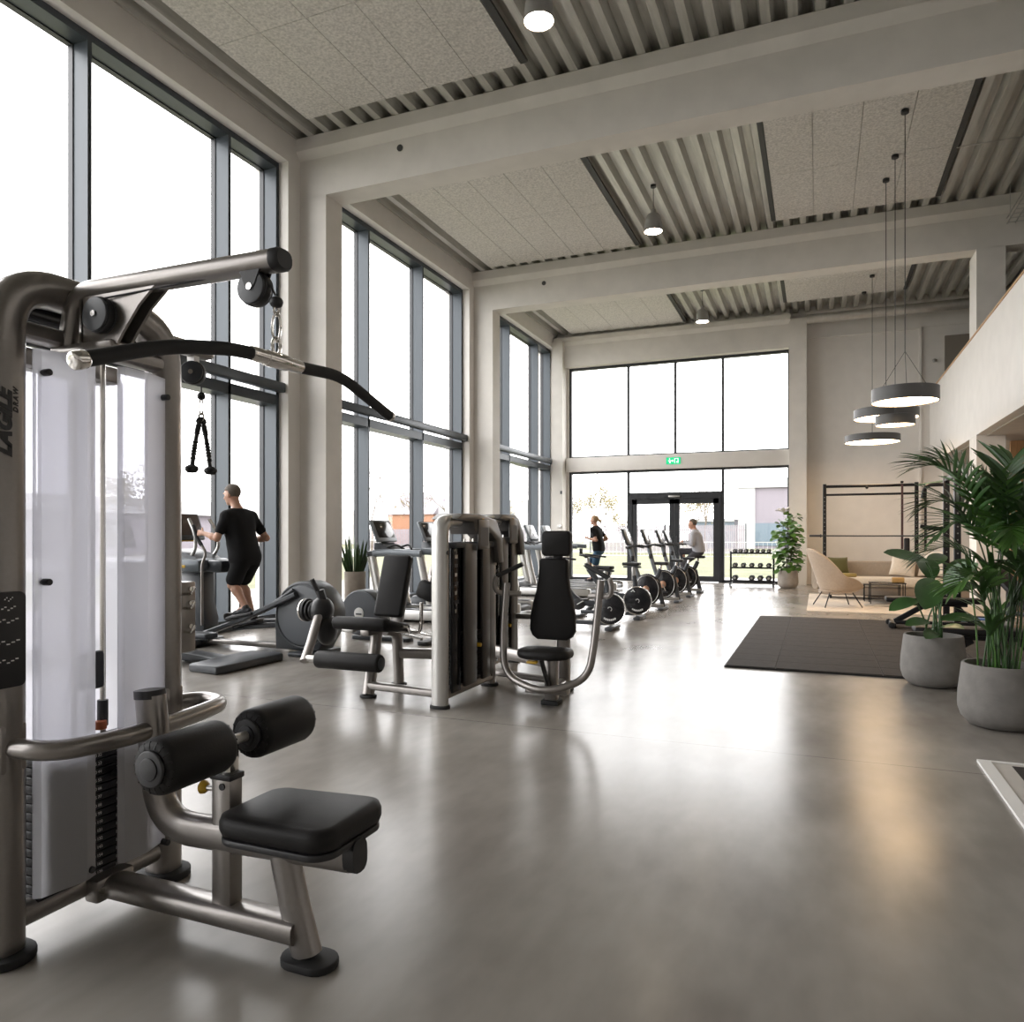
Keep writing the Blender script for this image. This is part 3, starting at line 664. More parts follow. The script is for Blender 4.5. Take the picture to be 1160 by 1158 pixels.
# seat side
m = MB(); ju = fillet([(.235, 0, .815), (.27, 0, .45), (.36, 0, .36), (1.09, 0, .385)], [.06, .12], 10)
ju = fillet([(.235, 0, .82), (.285, 0, .36), (1.10, 0, .385)], .16, 12)
m.tube(ju, (.056, .04), 16, up=(0, 1, 0), p=2.8); m.build('seat_support', M_silver, L_, (SX, 0, 0), ang=50)
m = MB(); m.tube([(.2332, 0, .81), (.2305, 0, .84)], (.055, .043), 16, up=(0, 1, 0), p=2.8); m.build('support_cap', M_black, L_, (SX, 0, 0))
m = MB(); m.tube([(1.09, 0, .3845), (1.13, 0, .386)], (.053, .041), 16, up=(0, 1, 0), p=2.8); m.build('support_cap', M_black, L_, (SX, 0, 0))
m = MB(); m.rbox((.59, 0, .335), (.085, .065, .48), .012); m.build('post', M_silver, L_, (SX, 0, 0))
m = MB(); m.rbox((.59, 0, .575), (.092, .072, .022), .006); m.build('post_collar', M_black, L_, (SX, 0, 0))
m = MB(); m.rbox((.60, 0, .64), (.05, .045, .12), .008); m.build('slide_post', M_chrome, L_, (SX, 0, 0))
m = MB(); m.cyl((.625, -.30, .70), (.625, .30, .70), .018, n=14); m.build('roller_shaft', M_lsilver, L_, (SX, 0, 0))
for y0_, y1_ in ((-.345, -.065), (.065, .345)):
    m = MB(); m.rcyl((.625, y0_, .70), (.625, y1_, .70), .088, .028, 36); ro = m.build('thigh_roller', M_leather, L_, (SX, 0, 0))
    for yy, s_ in ((y0_, -1), (y1_, 1)):
        m = MB(); m.rcyl((.625, yy-.002*s_, .70), (.625, yy+.012*s_, .70), .056, .005, 28); m.rcyl((.625, yy+.01*s_, .70), (.625, yy+.016*s_, .70), .035, .003, 28); m.build('end_cap', M_black, ro)
        m = MB()
        for k in range(18): a = 2*PI*k/18; m.tube([(.625+.058*math.cos(a), yy-.001*s_, .70+.058*math.sin(a)), (.625+.079*math.cos(a), yy-.009*s_, .70+.079*math.sin(a))], .004, 5)
        m.build('gathered_hem', M_leather, ro)
m = MB(); m.cyl((.50, 0, .52), (.55, 0, .52), .009, n=10); k_ = m.build('pull_pin', M_lsilver, L_, (SX, 0, 0)); m = MB(); m.lathe([(0, 0), (.012, 0), (.022, .012), (.024, .022), (.016, .03), (0, .031)], 20, basis((.503, 0, .52), (0, 1, 0), (0, 0, 1), (-1, 0, 0))); m.build('knob', M_yellow, k_)
m = MB(); m.cyl((.60, -.037, .545), (.60, -.03, .545), .012, n=12); m.build('plug', M_black, L_, (SX, 0, 0))
sp_ = [(x, y*(1.-.10*(x/.22 < -.2)*abs(x/.22))) for x, y in rrect(.46, .36, .075, 8)]
m = MB(); m.prism(sp_, .075, Mx((.90, 0, .435), 0, -1.5), .026); m.build('seat_pad', M_leather, L_, (SX, 0, 0), ang=60)
m = MB(); m.prism([(x*.97, y*.97) for x, y in sp_], .022, Mx((.90, 0, .415), 0, -1.5), .005); m.build('seat_board', M_black, L_, (SX, 0, 0))
m = MB(); m.tube(fillet([(.83, 0, .37), (.87, 0, .2), (.925, 0, .03)], .2), (.052, .036), 16, up=(0, 1, 0), p=2.8); m.build('front_leg', M_silver, L_, (SX, 0, 0), ang=50)
m = MB(); m.prism(stadium(.10, .065), .028, Mx((.935, 0, 0)), .006); m.build('foot', M_rubber, L_, (SX, 0, 0))
m = MB(); m.tube([(.04, 0, .105), (.90, 0, .105)], (.055, .04), 16, up=(0, 0, 1), p=3.2); m.build('base_beam', M_silver, L_, (SX, 0, 0), ang=50)
m = MB(); m.rbox((.03, 0, .105), (.07, .16, .085), .012); m.build('beam_joint', M_silver, L_, (SX, 0, 0))
for y in (-.06, .06): m = MB(); m.cyl((.064, y, .11), (.072, y, .11), .013, n=8); m.build('bolt', M_chrome, L_, (SX, 0, 0))
# hanging attachments
B_ = thing('lat_bar', 'long black lat bar with bent ends hanging from the overhead arm', 'lat bar', (-1.557, 1.865, 1.94))
m = MB(); pb = fillet([(0, -.655, -.137), (0, -.418, -.05), (0, -.2, -.008), (0, -.10, 0)], .15, 8); m.tube(pb, .0195, 14); m.build('rubber_grip', M_rubber, B_); m = MB(); pb = fillet([(0, .10, .003), (0, .335, .02), (0, .66, -.073)], .08, 8); m.tube(pb, .0195, 14); m.build('rubber_grip', M_rubber, B_)
m = MB(); m.rcyl((0, -.115, 0), (0, .115, .004), .0215, .004, 20); m.rcyl((0, -.05, 0), (0, .05, .003), .025, .004, 20); m.build('centre_sleeve', M_chrome, B_)
m = MB(); m.rcyl((0, -.685, -.148), (0, -.65, -.135), .0225, .008, 20); m.build('end_cap', M_chrome, B_); m = MB(); m.rcyl((0, .655, -.0715), (0, .675, -.077), .0205, .006, 20); m.build('end_cap', M_chrome, B_)
def link(m, c, a, b, r, M): m.tube([M @ V((a*math.cos(t)*(1 if True else 1), 0, b*math.sin(t)))+V(c) for t in [2*PI*k/20 for k in range(20)]], r, 8, closed=True)
m = MB(); I3 = Matrix.Identity(3); RZ = Matrix.Rotation(R(90), 3, 'Z'); link(m, (0, 0, .045), .018, .026, .0055, RZ); link(m, (0, 0, .105), .016, .045, .004, I3); link(m, (0, 0, .155), .011, .014, .004, RZ); m.build('carabiner', M_chrome, B_)
m = MB(); m.ball((0, 0, .182), (.021, .021, .019)); m.cyl((0, 0, .19), (0, 0, .20), .0035, n=6); m.build('cable_stop', M_black, B_)
T_ = thing('triceps_rope', 'black braided triceps rope hanging from the small rear pulley', 'triceps rope', (-2.47, 2.475, 1.685))
m = MB()
for s_ in (-1, 1):
    pts = [V((.0, s_*.012, .20)), V((0, s_*.02, .17)), V((0, s_*.04, .08)), V((0, s_*.052, .0))]; pts = fillet(pts, .03, 4)
    hel = []; 
    m.tube(pts, .0095, 10)
    n_ = 14
    for k in range(n_):
        t = k/(n_-1); i = min(int(t*(len(pts)-1)), len(pts)-2); q = pts[i].lerp(pts[i+1], t*(len(pts)-1)-i); m.ball(q, (.0125, .0125, .008), 8, 6)
m.tube([V((0, .02*math.cos(t), .20+.018*math.sin(t))) for t in [PI*k/8 for k in range(9)]], .009, 8); m.build('rope', M_black, T_)
for s_ in (-1, 1): m = MB(); m.lathe([(0, -.022), (.018, -.02), (.028, -.008), (.027, .004), (.012, .014), (0, .014)], 18, Mx((0, s_*.053, .0))); m.build('end_knob', M_rubber, T_)
m = MB(); link(m, (0, 0, .225), .014, .017, .004, I3); link(m, (0, 0, .268), .011, .034, .0035, RZ); m.build('carabiner', M_chrome, T_)
m = MB(); m.ball((0, 0, .315), (.018, .018, .018)); m.cyl((0, 0, .32), (0, 0, .355), .0035, n=6); m.build('cable_stop', M_black, T_)
# ================================================================== LEG EXTENSION + CHEST PRESS
M_shroud = mat('dark_shroud', (.055, .05, .046), .38, metal=.2)
M_hood = mat('grey_brown_hood', (.105, .097, .09), .35, metal=.4)
def B(m, name, mt, root, **k): return m.build(name, mt, root, tuple(-c for c in root.location), **k)
def tower(root, X, y0, y1, h, sticker=True):
    m = MB(); m.tube(fillet([(X, y0, .02), (X, y0, h-.05), (X, y0+.27, h-.05)], .2, 10), (.052, .07), 18, up=(1, 0, 0), p=2.5); B(m, 'tower_post', M_lsilver, root, ang=50)
    m = MB(); m.tube(fillet([(X, y1, .02), (X, y1, h-.10), (X, y1-.25, h-.10)], .22, 10), (.05, .055), 18, up=(1, 0, 0), p=2.5); B(m, 'tower_post', M_silver, root, ang=50)
    for y in (y0, y1): m = MB(); m.prism(stadium(.085, .065), .025, Mx((X, y, 0)), .005); B(m, 'foot', M_rubber, root)
    # curved hood
    pts = [(y0+.07, h-.035), (y0+.18, h+.012), (y0+.5, h+.015), (y1-.12, h-.03), (y1+.03, h-.20), (y1+.05, h-.42), (y1-.06, h-.42), (y1-.12, h-.22), (y1-.25, h-.15), (y0+.42, h-.16), (y0+.38, h-.06), (y0+.2, h-.05)]
    m = MB(); m.prism(pts, .25, basis((X-.125, 0, 0), (0, 1, 0), (0, 0, 1)), .012); B(m, 'hood', M_hood, root)
    ym = (y0+y1)/2+.07
    m = MB(); m.rbox((X+.130, ym, h-.16), (.02, .22, .26), .012); d = B(m, 'display', M_hood, root)
    m = MB(); m.box(X+.1402, X+.1410, ym-.08, ym+.08, h-.26, h-.10); m.build('screen', M_dgrey, d)
    if sticker: m = MB(); m.lathe([(0, 0), (.035, 0), (.035, .003), (0, .004)], 20, basis((X+.126, ym+.0, h-.055), (0, 1, 0), (0, 0, 1))); m.build('sticker', M_yellow, d)
    # shroud panels
    zt = h-.24
    def panel(a, b, x, z0=.13, dz=0., mt=M_shroud): m = MB(); m.rbox((X+x, (a+b)/2, (z0+zt+dz)/2), (.03, b-a, zt+dz-z0), .01); return B(m, 'shroud_panel', mt, root)
    L = y1-y0; f = lambda t: y0+L*t
    pc = panel(f(.10), f(.26), .05, .10, -.03, M_blackg); panel(f(.26), f(.50), .09); panel(f(.62), f(.78), .09); panel(f(.78), f(.94), .06); panel(f(.1), f(.97), -.10, .10, 0., M_blackg); m = MB(); m.box(X-.1, X+.05, f(.93), f(.945), .10, zt); B(m, 'end_board', M_blackg, root, smooth=False)
    for k in range(7): m = MB(); z = zt-.12-.075*k; m.box(X+.0655, X+.066, f(.14), f(.14)+.05+.03*math.sin(k*3.), z, z+.03); m.build('placard_print', M_dgrey if k % 2 else M_lsilver, pc)
    for k in range(12): m = MB(); z = .15+k*.034; m.rbox((X-.01, f(.5), z+.015), (.12, L*.5, .03), .003); pl = B(m, 'weight_plate', M_steel, root); m = MB(); m.box(X+.0502, X+.0506, f(.53), f(.56), z+.009, z+.02); m.build('number_label', M_whitep, pl)
    m = MB(); m.rcyl((X+.03, f(.57), .44), (X+.11, f(.57), .44), .018, .006, 12); B(m, 'selector_pin', M_yellow, root)
    for t in (.46, .64): m = MB(); m.cyl((X, f(t), .1), (X, f(t), h-.2), .01, n=8); B(m, 'guide_rod', M_chrome, root)
    m = MB(); m.tube([(X, y0, .10), (X, y1, .10)], (.05, .045), 12, up=(0, 0, 1), p=3); B(m, 'bottom_crossbar', M_silver, root)
    m = MB(); m.rbox((X, (y0+y1)/2, zt-.01), (.2, L*.8, .05), .015); B(m, 'top_plate', M_dgrey, root)
    m = MB(); m.rcyl((X-.02, y1+.03, h-.40), (X+.02, y1+.03, h-.40), .06, .008, 20); B(m, 'pulley', M_black, root)
    m = MB(); m.cyl((X+.05, y0, h-.31), (X+.075, y0, h-.31), .02, n=14); B(m, 'badge', M_black, root)
lx = thing('leg_extension_machine', 'grey leg extension machine with long black shin roller and dark weight tower', 'gym machine', (-3.6, 5.7, 0))
tower(lx, -2.83, 5.36, 6.34, 1.565)
m = MB(); pr_ = [(0, .02), (.02, .06), (.07, .075), (.14, .06), (.42, .035), (.46, .02), (.46, -.02), (.42, -.035), (.10, -.045), (.03, -.035)]
m.prism([(a, b) for a, b in pr_], .53, basis((-3.93, 5.41, .622), (0, 1, -.12), (0, .12, 1), (1, 0, 0)), .015); B(m, 'seat_pad', M_leather, lx, ang=60)
m = MB(); m.prism(rrect(.285, .58, .03), .075, basis((-3.61, 5.96, .92), (1, 0, 0), (0, .34, 1)), .018); B(m, 'backrest', M_leather, lx, ang=60)
m = MB(); m.rbox((0, 0, 0), (.12, .05, .55), .01, Mx((-3.61, 6.06, .83), -18)); B(m, 'back_frame', M_silver, lx)
m = MB(); m.rbox((-3.62, 5.72, .555), (.09, .52, .06), .012); B(m, 'seat_rail', M_silver, lx)
m = MB(); m.rbox((-3.80, 5.5, .565), (.12, .06, .03), .006); B(m, 'seat_bracket', M_lsilver, lx)
m = MB(); m.tube(fillet([(-3.62, 5.66, .56), (-3.61, 5.62, .42), (-3.59, 5.48, .02)], .2), (.055, .045), 14, up=(1, 0, 0), p=2.6); B(m, 'leg', M_silver, lx)
m = MB(); m.tube(fillet([(-3.66, 5.86, .53), (-3.63, 6.02, .50), (-3.62, 6.04, .02)], .08), (.05, .045), 14, up=(1, 0, 0), p=2.6); B(m, 'leg', M_silver, lx)
for x, y in ((-3.59, 5.48), (-3.62, 6.04)): m = MB(); m.prism(stadium(.075, .06), .022, Mx((x, y, 0)), .005); B(m, 'foot', M_rubber, lx)
m = MB(); m.rcyl((-3.94, 5.24, .345), (-3.31, 5.24, .345), .075, .02, 30); ro = B(m, 'shin_roller', M_leather, lx)
m = MB(); m.rcyl((-3.312, 5.24, .345), (-3.304, 5.24, .345), .05, .003, 24); m.build('end_cap', M_dgrey, ro)
m = MB(); m.rcyl((-4.05, 5.24, .345), (-3.93, 5.24, .345), .028, .006, 16); B(m, 'roller_shaft', M_lsilver, lx)
m = MB(); m.tube([(-4.06, 5.22, .32), (-4.10, 5.36, .46), (-4.14, 5.52, .68)], (.03, .04), 12, up=(1, 0, 0), p=2.6); B(m, 'lever_arm', M_silver, lx)
m = MB(); m.ball((-4.16, 5.60, .72), (.10, .12, .12), 20, 14); m.ball((-4.12, 5.62, .54), (.08, .13, .14), 20, 14); B(m, 'cam_housing', M_black, lx)
m = MB()
for x, r in ((-4.33, .10), (-4.30, .105), (-4.27, .09), (-4.24, .075)): m.rcyl((x-.012, 5.58, .715), (x+.012, 5.58, .715), r, .005, 26)
B(m, 'range_dial', M_black, lx)
m = MB(); m.rcyl((-4.345, 5.58, .715), (-4.325, 5.58, .715), .102, .006, 26); B(m, 'dial_ring', M_chrome, lx)
m = MB(); m.tube([(-4.15, 5.6, .80), (-4.17, 5.58, .90)], (.05, .04), 12, p=2.6); m.tube([(-4.17, 5.57, .86), (-4.22, 5.53, 1.0)], .022, 10); B(m, 'range_lever', M_black, lx)
m = MB(); m.tube([(-3.60, 5.50, .10), (-2.83, 5.42, .10)], (.045, .035), 12, up=(0, 0, 1), p=3); B(m, 'base_beam', M_silver, lx)
m = MB(); m.tube([(-3.62, 6.03, .30), (-2.83, 6.20, .30)], (.045, .05), 12, up=(0, 0, 1), p=3); B(m, 'side_beam', M_silver, lx)
m = MB(); m.tube(fillet([(-3.50, 5.80, .54), (-3.28, 5.82, .53), (-3.26, 5.82, .60), (-3.26, 5.82, .80)], .05), .017, 10); B(m, 'side_handle', M_chrome, lx)
m = MB(); m.tube(fillet([(-3.42, 5.72, .60), (-3.33, 5.72, .58), (-3.32, 5.72, .53)], .03), .014, 8); B(m, 'side_handle', M_chrome, lx)
m = MB(); m.tube(fillet([(-3.10, 6.0, 1.20), (-3.16, 5.95, 1.18), (-3.22, 5.9, .95), (-3.2, 5.9, .82)], .06), .02, 10); B(m, 'pad_arm', M_silver, lx)
m = MB(); m.rbox((0, 0, 0), (.20, .10, .17), .045, Mx((-3.21, 5.84, .90), 0, 20, 0)); B(m, 'side_pad', M_leather, lx)
m = MB(); m.tube([(-3.16+.02*math.cos(t), 5.86+.03*math.cos(t), 1.0+.12*math.sin(t)) for t in [R(-100+20*k) for k in range(14)]], (.03, .015), 10); B(m, 'pad_ring', M_silver, lx)
# ---- chest press
cp = thing('chest_press_machine', 'grey chest press machine with tall black backrest and U-shaped press arm', 'gym machine', (-2.05, 6.0, 0))
tower(cp, -3.12, 6.88, 7.62, 1.60)
def bk(z): return [(0, .13), (.03, .175), (.08, .20), (.2, .198), (.32, .175), (.42, .148), (.5, .135), (.62, .128), (.67, .125), (.69, .105)]
hw = bk(0); poly = [(w_, z) for z, w_ in hw]+[(-w_, z) for z, w_ in reversed(hw)]
Mb = basis((-2.085, 6.0, .51), (1, 0, 0), (0, .06, 1))
m = MB(); m.prism(poly, .085, Mb @ Matrix.Translation((0, 0, -.03)), .02); B(m, 'backrest', M_leather, cp, ang=60)
m = MB(); m.prism(rrect(.255, .215, .035), .085, basis((-2.055, 6.03, 1.325), (1, 0, 0), (0, .06, 1)) @ Matrix.Translation((0, 0, -.02)), .02); B(m, 'headrest', M_leather, cp, ang=60)
m = MB(); m.rbox((-2.06, 6.06, 1.21), (.08, .03, .2), .006); B(m, 'headrest_stem', M_black, cp)
m = MB(); st_ = [(x*1., y+.035*(1-abs(x)/.22)**2*(-1)) for x, y in rrect(.45, .33, .13, 8)]
m.prism(st_, .075, Mx((-2.055, 5.72, .40)), .03); B(m, 'seat_pad', M_leather, cp, ang=60)
m = MB(); m.rbox((-2.04, 5.83, .22), (.105, .09, .40), .012); B(m, 'seat_post', M_silver, cp)
m = MB(); m.rbox((-2.04, 5.83, .02), (.15, .13, .04), .008); B(m, 'foot', M_rubber, cp)
m = MB(); m.tube(fillet([(-2.09, 5.70, .40), (-2.06, 5.74, .25), (-2.04, 5.79, .13)], .1), (.03, .016), 10, up=(1, 0, 0)); B(m, 'seat_strut', M_black, cp)
m = MB(); m.rbox((-2.13, 5.62, .375), (.09, .05, .022), .008); B(m, 'adjust_tab', M_yellow, cp)
m = MB(); m.rbox((-2.11, 6.36, .42), (.11, .09, .80), .015); B(m, 'upright', M_silver, cp)
m = MB(); m.rbox((-2.11, 6.36, .015), (.15, .13, .03), .006); B(m, 'foot', M_rubber, cp)
for z in (.58, .76): m = MB(); m.rbox((-2.10, 6.18, z), (.06, .30, .06), .01); B(m, 'back_mount', M_silver, cp)
U = fillet([(-2.41, 5.75, 1.0), (-2.43, 5.72, .55), (-2.40, 5.68, .24), (-2.02, 5.58, .135), (-1.68, 5.68, .26), (-1.64, 5.72, .55), (-1.60, 5.75, 1.04)], [.3, .17, .35, .17, .3], 8)
m = MB(); m.tube(U, .03, 14); B(m, 'press_arm', M_silver, cp)
m = MB(); m.rbox((-2.03, 5.70, .14), (.36, .10, .05), .01); B(m, 'arm_pivot', M_silver, cp)
for s_, xo in ((-1, -2.41), (1, -1.60)):
    a = V((xo+s_*.08, 5.72, 1.055)); b = V((xo-s_*.13, 5.78, 1.155)); m = MB(); m.rcyl(a, b, .02, .006, 14); g = B(m, 'grip', M_rubber, cp)
    m = MB(); m.rcyl(b, b+(b-a).normalized()*.012, .018, .004, 12); m.build('grip_end', M_lsilver, g); m = MB(); m.rcyl(a, a-(b-a).normalized()*.02, .017, .004, 12); m.build('grip_end', M_lsilver, g)
    m = MB(); m.tube(fillet([tuple(a), (xo+s_*.10, 5.72, .98), (xo+s_*.08, 5.74, .915), (xo-s_*.11, 5.80, .905)], .04), .022, 10); B(m, 'grip_bracket', M_silver, cp)
m = MB(); m.tube([(-3.12, 6.9, .24), (-2.11, 6.36, .24)], (.045, .06), 12, up=(0, 0, 1), p=3); B(m, 'link_beam', M_silver, cp)
m = MB(); m.tube([(-2.98, 6.55, .09), (-2.11, 6.34, .09)], (.045, .03), 12, up=(0, 0, 1), p=3); B(m, 'base_beam', M_silver, cp)
m = MB(); m.tube([(-2.11, 6.36, .09), (-2.04, 5.83, .09)], (.045, .035), 12, up=(0, 0, 1), p=3); B(m, 'base_beam', M_silver, cp)
m = MB(); m.tube(fillet([(-3.02, 7.0, 1.2), (-2.98, 6.98, .95), (-2.95, 6.97, .82)], .05), .008, 8); m.rbox((-2.95, 6.97, .72), (.09, .07, .2), .03); B(m, 'cable_handle', M_black, cp)
m = MB(); m.tube(fillet([(-3.1, 7.5, .52), (-2.5, 7.5, .52), (-2.4, 7.5, .50)], .05), (.04, .03), 10, up=(0, 0, 1), p=3); B(m, 'rear_beam', M_silver, cp)
# ================================================================== CARDIO MACHINES (built facing -X, origin on the floor)
M_body = mat('graphite_body', (.05, .055, .062), .38, metal=.15)
M_disc = mat('slate_disc_cover', (.10, .108, .12), .42)
M_bluegrey = mat('blue_grey_shell', (.17, .19, .21), .35, metal=.2)
M_screen = mat('dark_screen', (.02, .018, .02), .12)
M_screenl = mat('pale_screen', (.30, .31, .32), .15)
M_strap = mat('brown_screen', (.07, .045, .04), .25)
M_copper = mat('copper_hub', (.65, .38, .25), .3, metal=.8)
pA = MB(); pA.rbox((-2.53, 2.405, 1.05), (.10, .10, .30), .006); o_ = B(pA, 'accessory_panel', M_silver, L_)
for z in (1.15, 1.09, .99): q = MB(); q.tube(fillet([(-2.48, 2.39, z), (-2.44, 2.39, z), (-2.43, 2.40, z+.03)], .015), .006, 8); q.cyl((-2.48, 2.42, z+.02), (-2.47, 2.42, z+.02), .01, n=8); q.build('hook', M_chrome, o_)
def XZ(y): return basis((0, y, 0), (1, 0, 0), (0, 0, 1), (0, -1, 0))   # local x->X, y->Z, extruded towards -Y
def ellip(loc, label, r=.40, cz=.46, face=M_disc, hub=False, group=None):
    t = thing('elliptical_trainer', label, 'elliptical trainer', loc, group=group)
    # rear drive housing
    pts = []
    for k in range(28): a = R(-60+k*10.4); pts.append((r*math.cos(a), cz+r*math.sin(a)))
    pts = [(r*math.cos(R(a)), cz+r*math.sin(R(a))) for a in range(-35, 181, 9)]+[(-r*1.02, cz-.1), (-r*.98, .05), (-.1, .05), (r*.55, .06)]
    m = MB(); m.prism(pts, .30, XZ(.15), .025); m.build('drive_housing', M_body, t, ang=45)
    m = MB(); m.rcyl((.0, -.150, cz), (.0, -.166, cz), r*.86, .006, 48); dc = m.build('disc_cover', face, t)
    m = MB(); m.tube([(r*.93*math.cos(a), -.152, cz+r*.93*math.sin(a)) for a in [2*PI*k/48 for k in range(48)]], .008, 6, closed=True); m.build('disc_rim', M_dgrey, dc)
    if hub: m = MB(); m.rcyl((0, -.16, cz), (0, -.174, cz), .075, .004, 24); h_ = m.build('hub_cap', M_whitep, dc); q = MB(); q.box(-.05, .05, -.176, -.174, cz-.012, cz+.012); q.build('hub_print', M_dgrey, h_)
    m = MB(); m.prism(rrect(.34, .62, .05), .045, Mx((.06, 0, 0)), .01); m.build('rear_foot', M_body, t)
    m = MB(); m.rbox((-.95, 0, .07), (1.5, .12, .06), .015); m.build('base_rail', M_silver, t)
    m = MB(); m.rbox((-1.75, 0, .05), (.36, .58, .09), .03); m.build('front_foot', M_body, t)
    # front column and head
    m = MB(); m.prism([(-1.86, .05), (-1.52, .05), (-1.50, .35), (-1.56, .55), (-1.58, .98), (-1.92, .98), (-1.90, .5)], .24, XZ(.12), .03); m.build('front_column', M_body, t, ang=50)
    m = MB(); m.rbox((-1.76, -.02, 1.02), (.66, .56, .17), .06); sh = m.build('head_shell', M_bluegrey, t)
    m = MB(); m.rbox((-1.38, .05, 1.01), (.34, .40, .15), .03); m.build('head_arm', M_body, t)
    m = MB(); m.prism(rrect(.16, .035, .015), .006, basis((-1.72, -.299, 1.01), (1, 0, 0), (0, 0, 1)), .002); m.build('yellow_badge', M_yellow, sh)
    m = MB(); m.prism([(-1.5, 1.08), (-1.95, 1.08), (-1.98, 1.22), (-1.90, 1.22), (-1.6, 1.14)], .42, XZ(.21), .03); m.build('console_tray', M_body, t)
    m = MB(); m.rbox((0, 0, 0), (.045, .46, .36), .02, Mx((-1.90, -.02, 1.50), 0, -22)); cs = m.build('console', M_body, t)
    m = MB(); m.rbox((.022, 0, .02), (.008, .40, .28), .003, Mx((-1.90, -.02, 1.50), 0, -22)); m.build('screen', M_strap, cs)
    m = MB(); m.rbox((-1.86, -.02, 1.33), (.05, .3, .03), .01); m.build('yellow_band', M_yellow, cs)
    for s_ in (-1, 1):
        # fixed grips
        m = MB(); m.tube(fillet([(-1.72, s_*.17, 1.06), (-1.58, s_*.19, 1.24), (-1.60, s_*.19, 1.42), (-1.72, s_*.17, 1.60)], .07), .021, 10); m.build('fixed_handlebar', M_lsilver, t)
        # moving levers
        ph = .06 if s_ < 0 else .22
        m = MB(); m.tube(fillet([(-1.40+ph*.3, s_*.29, .30), (-1.42+ph*.6, s_*.29, 1.05), (-1.38+ph, s_*.28, 1.18), (-1.52+ph, s_*.28, 1.34)], .08), .017, 10); lv = m.build('moving_lever', M_silver, t)
        m = MB(); m.tube([(-1.46+ph, s_*.28, 1.27), (-1.53+ph, s_*.28, 1.36), (-1.60+ph, s_*.27, 1.52)], .024, 10); m.build('lever_grip', M_rubber, lv)
        zp = .40 if s_ < 0 else .26; xf = -.84 if s_ < 0 else -1.10
        m = MB(); m.tube([(-1.36, s_*.26, .20), (xf, s_*.22, zp-.02), (-.05, s_*.19, cz+(.25 if s_ < 0 else -.12))], (.035, .05), 10, up=(0, 1, 0), p=3); m.build('pedal_arm', M_body, t)
        m = MB(); m.tube([(xf+.25, s_*.20, zp+.07), (-.1, s_*.19, cz+(.30 if s_ < 0 else -.08))], .022, 8); m.build('link_rod', M_dgrey, t)
        m = MB(); m.rbox((0, 0, 0), (.42, .17, .05), .02, Mx((xf, s_*.20, zp+.03), 0, -12)); m.rbox((-.2, 0, .03), (.05, .17, .08), .02, Mx((xf, s_*.20, zp+.03), 0, -12)); m.build('foot_plate', M_black, t)
    return t
ellip((-5.55, 7.25, 0), 'elliptical trainer that the man in black is standing on')
t = thing('flywheel_trainer', 'low flywheel trainer with white hub on its grey disc below the snake plant', 'flywheel trainer', (-5.62, 8.55, 0))
m = MB(); r, cz = .31, .36
m.prism([(r*math.cos(R(a)), cz+r*math.sin(R(a))) for a in range(-40, 221, 10)], .22, XZ(.06), .02); m.build('drive_housing', M_body, t, ang=45)
m = MB(); m.rcyl((0, -.16, cz), (0, -.176, cz), r*.95, .006, 48); dc = m.build('disc_cover', M_disc, t)
m = MB(); m.rcyl((-.01, -.17, cz), (-.01, -.184, cz), .075, .004, 24); h_ = m.build('hub_cap', M_whitep, dc); q = MB(); q.box(-.055, .035, -.186, -.184, cz-.02, cz); q.build('hub_print', M_dgrey, h_)
m = MB(); m.ball((.14, .14, cz+.10), (.26, .17, .20), 20, 12); m.build('rear_cowl', M_dgrey, t)
m = MB(); m.prism(rrect(.9, .16, .05), .05, Mx((.25, -.02, 0)), .01); m.build('base_plate', M_body, t)
m = MB(); m.tube(fillet([(-.35, -.1, .30), (.2, -.14, .20), (.95, -.20, .07)], .2), .022, 10); m.build('base_rail', M_chrome, t)
m = MB(); m.tube(fillet([(-.35, .22, .30), (.2, .18, .20), (.98, .10, .07)], .2), .022, 10); m.build('base_rail', M_chrome, t)
m = MB(); m.prism(rrect(.16, .5, .05), .055, Mx((1.0, -.05, 0)), .012); m.build('front_foot', M_black, t)
# trainer with the low rear platform
t = thing('step_trainer', 'dark step trainer with a wide low rear platform near the lat machine', 'step trainer', (-5.75, 6.25, 0))
pf = [(-.20, -.45), (.20, -.50), (.24, -.40), (.24, .46), (.16, .52), (-.24, .50), (-.26, .1)]
m = MB(); m.prism(pf, .085, Mx(), .02); m.build('rear_platform', M_body, t, ang=50)
m = MB(); m.prism([(-.15, .02), (-1.75, .02), (-1.75, .16), (-.75, .12), (-.15, .075)], .24, XZ(.16), .03); m.build('base_beam', M_body, t)
m = MB(); m.prism([(-1.75, .05), (-1.3, .05), (-1.28, .4), (-1.45, .95), (-1.8, .95)], .30, XZ(.15), .04); m.build('front_column', M_body, t)
m = MB(); m.rbox((-1.62, 0, 1.02), (.6, .6, .17), .05); m.build('head_shell', M_bluegrey, t)
m = MB(); m.rbox((0, 0, 0), (.045, .46, .36), .02, Mx((-1.78, 0, 1.42), 0, -22)); cs = m.build('console', M_body, t); m = MB(); m.rbox((.022, 0, .02), (.008, .40, .28), .003, Mx((-1.78, 0, 1.42), 0, -22)); m.build('screen', M_strap, cs)
for s_ in (-1, 1):
    m = MB(); m.rbox((-.72, s_*.17, .22+.05*s_), (.44, .20, .07), .025); m.build('foot_plate', M_body, t)
    m = MB(); m.tube(fillet([(-1.3, s_*.17, .3), (-.9, s_*.17, .24+.05*s_), (-.6, s_*.17, .2+.05*s_)], .1), .03, 8); m.build('pedal_arm', M_dgrey, t)
    m = MB(); m.tube(fillet([(-1.5, s_*.27, 1.06), (-1.3, s_*.29, 1.2), (-1.45, s_*.28, 1.5)], .07), .02, 10); m.build('handlebar', M_lsilver, t)
